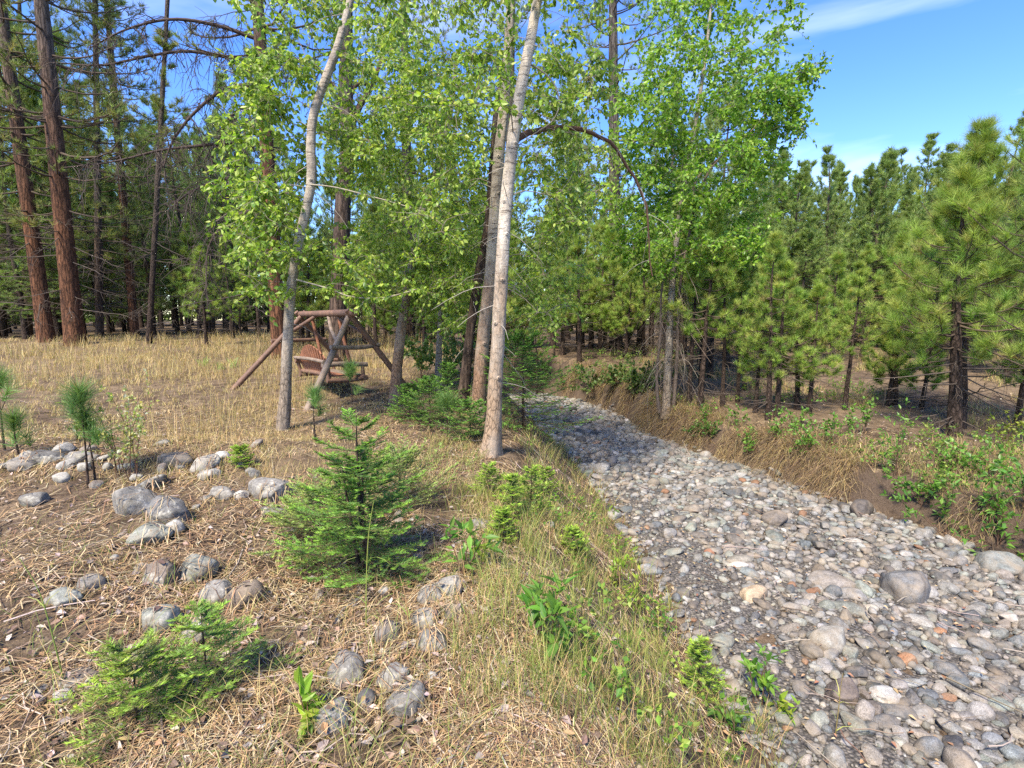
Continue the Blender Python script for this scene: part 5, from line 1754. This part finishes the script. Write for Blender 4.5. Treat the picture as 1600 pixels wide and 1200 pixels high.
# ------------------------------------------------------------------ grass, litter, twigs
def blades(A, P, az, Lh, rise, fall, width, cols, seg=3, g=None):
    """arching strips: reach Lh along az, up by rise, down by fall"""
    k = len(P)
    s = np.linspace(0, 1, seg + 1)
    h = np.stack([np.cos(az), np.sin(az), np.zeros(k)], 1)
    C = P[:, None, :] + h[:, None, :] * (Lh[:, None] * s ** 1.3)[..., None]
    C[:, :, 2] += rise[:, None] * s - fall[:, None] * s ** 2.2
    wa = az + np.pi / 2 + g.normal(size=k) * 0.9
    sv = np.stack([np.cos(wa), np.sin(wa), np.zeros(k)], 1)
    w = width[:, None] * np.array([1.0] + [0.9 - 0.45 * i / seg for i in range(1, seg)] + [0.0])
    Lf = C - sv[:, None, :] * w[..., None] * 0.5
    Rt = C + sv[:, None, :] * w[..., None] * 0.5
    V = np.concatenate([np.stack([Lf[:, :seg], Rt[:, :seg]], 2).reshape(k, 2 * seg, 3), C[:, seg:]], 1)
    t = []
    for i in range(seg - 1):
        a = 2 * i
        t += [[a, a + 1, a + 2], [a + 1, a + 3, a + 2]]
    a = 2 * (seg - 1)
    t.append([a, a + 1, a + 2])
    t = np.array(t)
    T = t[None] + (np.arange(k) * (2 * seg + 1))[:, None, None]
    c = np.repeat(cols[:, None], 2 * seg + 1, 1)
    A.add(V.reshape(-1, 3), T.reshape(-1, 3), None, c.reshape(-1, 3))

def polar(g, n, r0, r1, a0=-52, a1=52, pw=1.0):
    r = r0 * (r1 / r0) ** (g.random(n) ** pw)
    a = np.radians(g.uniform(a0, a1, n))
    return r * np.sin(a), r * np.cos(a)

def zones(x, y):
    cx, hw = creek(y)
    wob = edge_wobble(y)
    return (cx - hw) - x + wob, x - (cx + hw) + wob       # distance into left bank, into right bank

DRY = [(0.50, 0.37, 0.165), (0.56, 0.43, 0.21), (0.40, 0.28, 0.12), (0.45, 0.36, 0.15)]
DRYBR = [(0.25, 0.17, 0.10), (0.32, 0.23, 0.14), (0.20, 0.14, 0.09)]
GRN = [(0.22, 0.28, 0.06), (0.17, 0.24, 0.05), (0.30, 0.32, 0.09)]

def tufted(g, x, y, n, per, sig):
    X = np.repeat(x, per) + g.normal(size=len(x) * per) * sig
    Y = np.repeat(y, per) + g.normal(size=len(x) * per) * sig
    return X, Y

def grass_left():
    g = rs(601)
    A = Acc()
    # meadow: from the ridge back to the wood
    x, y = polar(g, 7600, 4.6, 30, -52, 8, 0.85)
    dl, dr = zones(x, y)
    nse = fbm(x * 0.5, y * 0.5, 3, 3)
    keep = (dl > 1.5) & (y > 4.5 + 0.4 * nse) & ((nse > -0.75) | (y > 13)) & ~((y < 6.5) & (x > -1.4))
    x, y = x[keep], y[keep]
    X, Y = tufted(g, x, y, 0, 9, 0.06)
    Z = height(X, Y)
    k = len(X)
    d = np.hypot(X, Y)
    Hh = g.uniform(0.06, 0.2, k) * (0.7 + 0.9 * sstep(10, 20, d)) * (1 + 0.5 * np.clip(np.repeat(fbm(x * .9, y * .9, 8, 2), 9), -1, 1))
    blades(A, np.stack([X, Y, Z - 0.01], 1), g.uniform(0, 6.28, k), Hh * g.uniform(0.2, 1.0, k), Hh * 1.2, Hh * g.uniform(0.1, 0.7, k), 0.0022 + 0.00045 * d, pal(g, k, DRY + [GRN[2]], 0.15, [3, 3, 2, 2, .8]), 2, g)
    # taller seed stalks at the back of the meadow and by the kinked trunk
    x, y = polar(g, 1500, 5.0, 24, -48, -6, 0.6)
    dl, _ = zones(x, y)
    keep = (dl > 1.6) & ((y > 11) | ((np.abs(x + 3.9) < 1.0) & (y > 6))) & (fbm(x * .6, y * .6, 2, 2) > -0.1)
    X, Y = tufted(g, x[keep], y[keep], 0, 7, 0.1)
    k = len(X)
    d = np.hypot(X, Y)
    Hh = g.uniform(0.2, 0.62, k)
    blades(A, np.stack([X, Y, height(X, Y) - 0.01], 1), g.uniform(0, 6.28, k), Hh * g.uniform(0.05, 0.4, k), Hh * 1.15, Hh * g.uniform(0.05, 0.3, k), 0.0022 + 0.0004 * d, pal(g, k, DRY, 0.15), 3, g)
    o = A.build("meadow_grass", M['grass'], smooth=False)
    tag(o, "dry tan grass of the meadow behind the stony ridge", "grass", None, "stuff")
    # slope above the creek: dry tufts, some green
    A = Acc()
    x, y = polar(g, 2900, 1.7, 12, -25, 42, 1.0)
    dl, dr = zones(x, y)
    nse = fbm(x * 0.9, y * 0.9, 11, 3)
    keep = (dl > -0.02) & (dl < 2.6) & (nse > -0.25 + 0.35 * (dl > 1.5)) & ~((x < -0.25 * y + 0.1) & (y < 6))
    x, y = x[keep], y[keep]
    X, Y = tufted(g, x, y, 0, 18, 0.045)
    k = len(X)
    d = np.hypot(X, Y)
    Hh = g.uniform(0.10, 0.30, k)
    cols = pal(g, k, DRY + DRYBR + GRN, 0.16, [1.6, 1.6, 1.4, 1.6, 1.2, 1.2, 1, 3.2, 3.2, 3.2])
    blades(A, np.stack([X, Y, height(X, Y) - 0.01], 1), np.where(g.random(k) < 0.25, g.normal(0.2, 0.8, k), g.uniform(0, 6.28, k)), Hh * g.uniform(0.15, 0.9, k), Hh * 1.15, Hh * g.uniform(0.1, 0.8, k), 0.0026 + 0.0003 * d, cols, 3, g)
    # fresh green tufts along the creek edge
    x, y = polar(g, 1100, 2.0, 10, -15, 40, 0.9)
    dl, dr = zones(x, y)
    keep = (dl > 0.05) & (dl < 1.9) & (fbm(x * 1.3, y * 1.3, 91, 2) > -0.2)
    X, Y = tufted(g, x[keep], y[keep], 0, 12, 0.035)
    k = len(X)
    Hh = g.uniform(0.12, 0.36, k)
    blades(A, np.stack([X, Y, height(X, Y) - 0.01], 1), g.uniform(0, 6.28, k), Hh * g.uniform(0.1, 0.7, k), Hh * 1.15, Hh * g.uniform(0.05, 0.6, k), 0.0028 + 0.0003 * np.hypot(X, Y), pal(g, k, GRN + [(0.36, 0.36, 0.11), DRY[0]], 0.16), 3, g)
    # tufts growing round the half-buried rocks
    rx, ry = [], []
    for (a, b, w, dp, _z, _h) in ROCKS[:89]:
        for q in range(5):
            th = g.uniform(0, 6.28)
            rx.append(a + math.cos(th) * w * 1.02)
            ry.append(b + math.sin(th) * dp * 1.02)
    X, Y = tufted(g, np.array(rx), np.array(ry), 0, 9, 0.018)
    k = len(X)
    Hh = g.uniform(0.04, 0.13, k)
    blades(A, np.stack([X, Y, height(X, Y) - 0.01], 1), g.uniform(0, 6.28, k), Hh * g.uniform(0.3, 1.4, k), Hh * 1.1, Hh * g.uniform(0.2, 1.0, k), np.full(k, 0.0034), pal(g, k, DRY + DRYBR + GRN[:1], 0.16), 3, g)
    # sparse thin stalks in the litter
    x, y = polar(g, 1700, 1.6, 6, -50, 30)
    dl, _ = zones(x, y)
    x, y = x[dl > 0.6], y[dl > 0.6]
    X, Y = tufted(g, x, y, 0, 4, 0.03)
    k = len(X)
    Hh = g.uniform(0.08, 0.34, k)
    blades(A, np.stack([X, Y, height(X, Y) - 0.01], 1), g.uniform(0, 6.28, k), Hh * g.uniform(0.2, 1.3, k), Hh * 1.1, Hh * g.uniform(0.2, 1.1, k), np.full(k, 0.003), pal(g, k, DRY + DRYBR + GRN, 0.15), 3, g)
    o = A.build("bank_grass", M['grass'], smooth=False)
    tag(o, "tufts of dry and green grass on the slope left of the creek", "grass", None, "stuff")

grass_left()

def grass_right():
    g = rs(611)
    A = Acc()
    # overhanging dry grass along the lip
    n = 2300
    y = 4.6 + 13 * g.random(n) ** 1.1
    cx, hw = creek(y)
    wob = edge_wobble(y)
    dr = 0.12 + np.abs(g.normal(size=n)) * 0.35
    x = cx + hw - wob + dr
    keep = fbm(y * 1.5, x * 0.5, 4, 2) > -0.22
    X, Y = tufted(g, x[keep], y[keep], 0, 12, 0.07)
    k = len(X)
    d = np.hypot(X, Y)
    nt2 = k // 12
    Hh = g.uniform(0.28, 0.66, k) * np.repeat(g.uniform(0.45, 1.2, nt2), 12)
    az = np.pi + g.normal(0.25, 0.45, k) + np.repeat(g.normal(0, 0.6, nt2), 12)
    _, drr = zones(X, Y)
    over = np.exp(-np.clip(drr, 0, 2) / 0.4)
    blades(A, np.stack([X, Y, height(X, Y) - 0.01], 1), az, Hh * g.uniform(0.5, 1.1, k) * (0.45 + 0.6 * over), Hh * g.uniform(0.5, 0.95, k), Hh * g.uniform(0.7, 1.5, k) * (0.25 + 1.1 * over), 0.003 + 0.0003 * d, pal(g, k, DRYBR + DRY, 0.16, [3, 3, 3, 1.0, .8, 1.2, .7]), 3, g)
    # grass behind the lip and along the forest floor
    x, y = polar(g, 5200, 6, 24, 8, 54, 0.8)
    _, dr = zones(x, y)
    nse = fbm(x * 0.6, y * 0.6, 21, 3)
    keep = (dr > 0.3) & (nse > 0.1 - 0.5 * np.exp(-dr / 1.3))
    X, Y = tufted(g, x[keep], y[keep], 0, 10, 0.07)
    k = len(X)
    d = np.hypot(X, Y)
    Hh = g.uniform(0.08, 0.34, k)
    blades(A, np.stack([X, Y, height(X, Y) - 0.01], 1), g.uniform(0, 6.28, k), Hh * g.uniform(0.2, 0.9, k), Hh * 1.15, Hh * g.uniform(0.1, 0.7, k), 0.0025 + 0.0004 * d, pal(g, k, DRY + DRYBR + GRN, 0.15, [2, 2, 2, 2, 1.2, 1.2, 1, 1.3, 1.3, 1.3]), 2, g)
    # grass clinging to the left margin of the far bend
    o = A.build("overhanging_grass", M['grass'], smooth=False)
    tag(o, "dry brown grass hanging over the right bank of the creek", "grass", None, "stuff")

grass_right()

def litter_height(x, y, g):
    # litter also lies on the rocks
    z = height(x, y)
    lie = g.random(len(x)) < 0.36
    for (a, b, w, dp, zc, hz) in ROCKS:
        q = ((x - a) / w) ** 2 + ((y - b) / dp) ** 2
        top = zc + hz * np.sqrt(np.clip(1 - q, 0, 1)) * 0.98
        z = np.where((q < 0.95) & lie, np.maximum(z, top), z)
    return z

def litter():
    g = rs(621)
    A = Acc()
    # pine needles
    n = 66000
    x, y = polar(g, n, 1.35, 11, -52, 40, 1.0)
    dl, dr = zones(x, y)
    keep = ((dl > 0.1) | (dr > 0.4)) & (fbm(x * 1.6, y * 1.6, 51, 3) > g.uniform(-0.8, 0.45, len(x)))
    x, y = x[keep], y[keep]
    k = len(x)
    az = g.uniform(0, 6.28, k) + 0.8 * noise3(x * 2, y * 2, 1)
    L = g.uniform(0.08, 0.24, k)
    d = np.hypot(x, y)
    z0 = litter_height(x, y, rs(5)) + g.uniform(0.002, 0.028, k)
    ex, ey = x + np.cos(az) * L, y + np.sin(az) * L
    z1 = litter_height(ex, ey, rs(5)) + g.uniform(0.002, 0.03, k)
    bend = g.normal(size=k) * 0.18
    mx, my = (x + ex) / 2 - np.sin(az) * L * bend, (y + ey) / 2 + np.cos(az) * L * bend
    mz = litter_height(mx, my, rs(5)) + g.uniform(0.006, 0.04, k)
    w = 0.0022 + 0.0007 * d
    px, py = -np.sin(az) * w / 2, np.cos(az) * w / 2
    V = np.stack([np.stack([x - px, y - py, z0], 1), np.stack([x + px, y + py, z0], 1), np.stack([mx - px, my - py, mz], 1), np.stack([mx + px, my + py, mz], 1), np.stack([ex, ey, z1], 1)], 1)
    t = np.array([[0, 1, 2], [1, 3, 2], [2, 3, 4]])
    T = t[None] + (np.arange(k) * 5)[:, None, None]
    c = pal(g, k, [(0.37, 0.245, 0.125), (0.28, 0.175, 0.09), (0.47, 0.355, 0.205), (0.19, 0.12, 0.07), (0.41, 0.335, 0.22), (0.12, 0.08, 0.052)], 0.18)
    A.add(V.reshape(-1, 3), T.reshape(-1, 3), None, np.repeat(c[:, None], 5, 1).reshape(-1, 3))
    # fallen leaves, curled
    n = 9500
    x, y = polar(g, n, 1.4, 16, -50, 50, 0.9)
    dl, dr = zones(x, y)
    nse = fbm(x * 0.8, y * 0.8, 31, 2)
    keep = ((dl > 0.2) & (nse > -0.4) & ((y < 9) | (dl < 5))) | (dr > 0.5)
    x, y = x[keep], y[keep]
    k = len(x)
    az = g.uniform(0, 6.28, k)
    ld = unit(np.stack([np.cos(az), np.sin(az), g.normal(size=k) * 0.25], 1))
    F = frames(ld, unit(g.normal(size=(k, 3)) * 0.45 + np.array([0, 0, 1.0])))
    s = g.uniform(0.02, 0.058, k)
    lv = LEAF_V.copy()
    lv[:, 2] = lv[:, 2] * 1.5 + 0.9 * lv[:, 0] ** 2 + 0.25 * (lv[:, 1] - 0.5) ** 2
    c = pal(g, k, [(0.26, 0.18, 0.13), (0.33, 0.265, 0.22), (0.19, 0.13, 0.095), (0.40, 0.335, 0.28), (0.12, 0.085, 0.065), (0.33, 0.21, 0.11), (0.27, 0.225, 0.20)], 0.16)
    A.inst(lv, LEAF_T, F * s[:, None, None], np.stack([x, y, litter_height(x, y, g) + g.uniform(0.006, 0.03, k)], 1), c)
    # small leaves and needles blown on the stones
    n = 700
    x, y = polar(g, n, 3, 13, 5, 45)
    dl, dr = zones(x, y)
    keep = (dl < 0) & (dr < 0)
    x, y = x[keep], y[keep]
    k = len(x)
    az = g.uniform(0, 6.28, k)
    F = frames(unit(np.stack([np.cos(az), np.sin(az), g.normal(size=k) * 0.2], 1)), np.repeat([[0, 0, 1.0]], k, 0))
    A.inst(lv, LEAF_T, F * g.uniform(0.02, 0.05, k)[:, None, None], np.stack([x, y, height(x, y) + 0.05], 1), pal(g, k, [(0.30, 0.21, 0.12), (0.36, 0.28, 0.16), (0.22, 0.12, 0.07)], 0.15))
    # thin dead twigs
    k = 900
    x, y = polar(g, k, 1.5, 16, -50, 50, 0.9)
    dl, dr = zones(x, y)
    keep = (dl > 0.1) | (dr > 0.2) | (g.random(k) < 0.5)
    x, y = x[keep], y[keep]
    k = len(x)
    az = g.uniform(0, 6.28, k)
    L = g.uniform(0.1, 0.5, k)
    s = np.linspace(-0.5, 0.5, 4)
    wv = g.normal(size=(k, 4)) * 0.05 * L[:, None]
    PX = x[:, None] + np.cos(az)[:, None] * L[:, None] * s - np.sin(az)[:, None] * wv
    PY = y[:, None] + np.sin(az)[:, None] * L[:, None] * s + np.cos(az)[:, None] * wv
    PZ = height(PX, PY) + 0.012 + 0.06 * ((zones(PX, PY)[0] < 0) & (zones(PX, PY)[1] < 0)) + g.uniform(0, 0.02, (k, 1))
    tubes(A, np.stack([PX, PY, PZ], 2), g.uniform(0.002, 0.006, (k, 1)) * np.linspace(1, 0.6, 4)[None], 4, pal(g, k, [(0.2, 0.15, 0.11), (0.32, 0.27, 0.22), (0.12, 0.085, 0.06)]))
    o = A.build("forest_litter", M['litter'], smooth=False)
    tag(o, "fallen pine needles, curled leaves and twigs covering the bank", "litter", None, "stuff")

litter()

def undergrowth():
    """leafy ground cover on the right bank and the creek slope"""
    g = rs(661)
    A, W = Acc(), Acc()
    x, y = polar(g, 2600, 6, 19, 8, 54, 0.8)
    _, dr = zones(x, y)
    nse = fbm(x * 0.7, y * 0.7, 41, 2)
    keep = (dr > 0.2) & (dr < 5.5) & (nse > 0.3 - 0.3 * np.exp(-dr / 1.5))
    x, y = x[keep], y[keep]
    x2, y2 = polar(g, 700, 2.2, 9, -20, 34)
    dl, _ = zones(x2, y2)
    k2 = (dl > 0.15) & (dl < 2.2) & (fbm(x2 * 1.2, y2 * 1.2, 61, 2) > -0.1) & (x2 > 0.12) & (g.random(700) < 0.35 + 0.65 * sstep(3.0, 5.0, y2))
    x, y = np.concatenate([x, x2[k2]]), np.concatenate([y, y2[k2]])
    C = np.stack([x, y, height(x, y) + g.uniform(0.03, 0.28, len(x))], 1)
    stem = np.stack([np.stack([x, y, height(x, y) - 0.02], 1), (C + np.stack([x, y, height(x, y)], 1)) / 2, C], 1)
    tubes(W, stem, np.repeat([[0.003, 0.0026, 0.002]], len(stem), 0), 3, (0.16, 0.13, 0.06))
    leaf_spray(A, W, C, 0.10, g, 4, 4, 0.042, MID_C + [(0.24, 0.33, 0.06), (0.30, 0.38, 0.07)], 0.0, LEAF4_V, LEAF4_T, up=0.5, wcol=(0.16, 0.13, 0.06))
    o = A.build("undergrowth", M['leaf'], smooth=False)
    tag(o, "low green leafy ground cover along the right bank", "undergrowth", None, "stuff")
    tag(W.build("stems", M['twig'], o), None, None, None, "stuff")
undergrowth()

# exposed roots on the right bank
def roots():
    g = rs(631)
    for q, r, lab in (([(1068, 690), (1078, 712), (1090, 728), (1108, 742), (1130, 752), (1146, 748)], .018, "long pale root snaking down the right bank below the dark shrub"),
                      ([(1040, 700), (1046, 712), (1052, 722)], .012, "short forked root under the vine-wrapped tree"),
                      ([(1140, 730), (1146, 748), (1154, 764)], .012, "thin root hanging beside the overhanging grass")):
        pts = []
        for u, v in q:
            d = ray(u, v)
            p = G(u, v)
            pts.append(p + np.array([-0.03, -0.03, 0.03]))
        A = Acc()
        P = resample(pts, 20)
        tubes(A, P[None], np.linspace(r, r * 0.5, 20)[None], 7, (0.30, 0.25, 0.20), 0.05, g)
        o = A.build("tree_root", M['twig'], None)
        tag(o, lab, "root", "exposed roots on the right bank")
roots()

def flag_clumps():
    """sword-leaved clumps in the meadow"""
    g = rs(641)
    for i, (u, v, n, lab) in enumerate([(322, 572, 16, "sword-leaved green clump in the meadow, left of its two neighbours"), (346, 578, 12, "small sword-leaved clump between two larger ones"), (364, 574, 16, "sword-leaved clump nearest the log swing")]):
        p = G(u, v)
        root = thing("sword_leaf_plant", lab, "plant", p, "sword-leaved plants in the meadow")
        az = g.uniform(0, 6.28, n)
        Hh = g.uniform(0.22, 0.4, n)
        P = np.stack([g.normal(size=n) * 0.07, g.normal(size=n) * 0.07, np.zeros(n)], 1)
        cc = pal(g, n, [(0.24, 0.36, 0.10), (0.32, 0.42, 0.14)], 0.1)
        for q in range(n):
            A = Acc()
            blades(A, P[q:q + 1], az[q:q + 1], Hh[q:q + 1] * g.uniform(0.2, 0.7), Hh[q:q + 1] * 1.15, Hh[q:q + 1] * g.uniform(0.1, 0.8), np.full(1, 0.032), cc[q:q + 1], 4, g)
            A.build("leaf", M['leaf'], root, smooth=False)
flag_clumps()

def tall_stems():
    """single tall grass stalks in the foreground"""
    g = rs(651)
    for (u, v, H, lx, c, lab) in [(103, 1075, 0.62, -0.16, (0.20, 0.26, 0.06), "tall green grass stalk rising from the lower left litter"), (572, 985, 0.72, 0.06, (0.30, 0.34, 0.08), "tall yellow-green grass stalk in front of the young fir"),
                                  (1305, 1150, 0.42, 0.03, (0.28, 0.22, 0.08), "reddish grass stalk standing in the lower gravel"), (640, 990, 0.32, -0.05, (0.45, 0.28, 0.13), "orange-brown seed stalk right of the young fir")]:
        p = G(u, v)
        root = thing("grass_stalk", lab, "grass stalk", p, "single tall grass stalks")
        A, B_ = Acc(), Acc()
        P = resample([np.array([0, 0, -0.02]), np.array([lx * 0.2, 0, H * 0.4]), np.array([lx * 0.5, 0.01, H * 0.75]), np.array([lx, 0.02, H])], 12)
        tubes(A, P[None], np.linspace(0.0036, 0.0015, 12)[None], 5, c)
        n = 5
        i = g.integers(1, 7, n)
        L = g.uniform(0.1, 0.22, n)
        blades(B_, P[i], g.uniform(0, 6.28, n), L, L * 0.9, L * 0.9, np.full(n, 0.007), pal(g, n, [(0.24, 0.32, 0.07), (0.32, 0.34, 0.1)]), 4, g)
        A.build("stem", M['grass'], root)
        B_.build("leaves", M['grass'], root, smooth=False)
tall_stems()
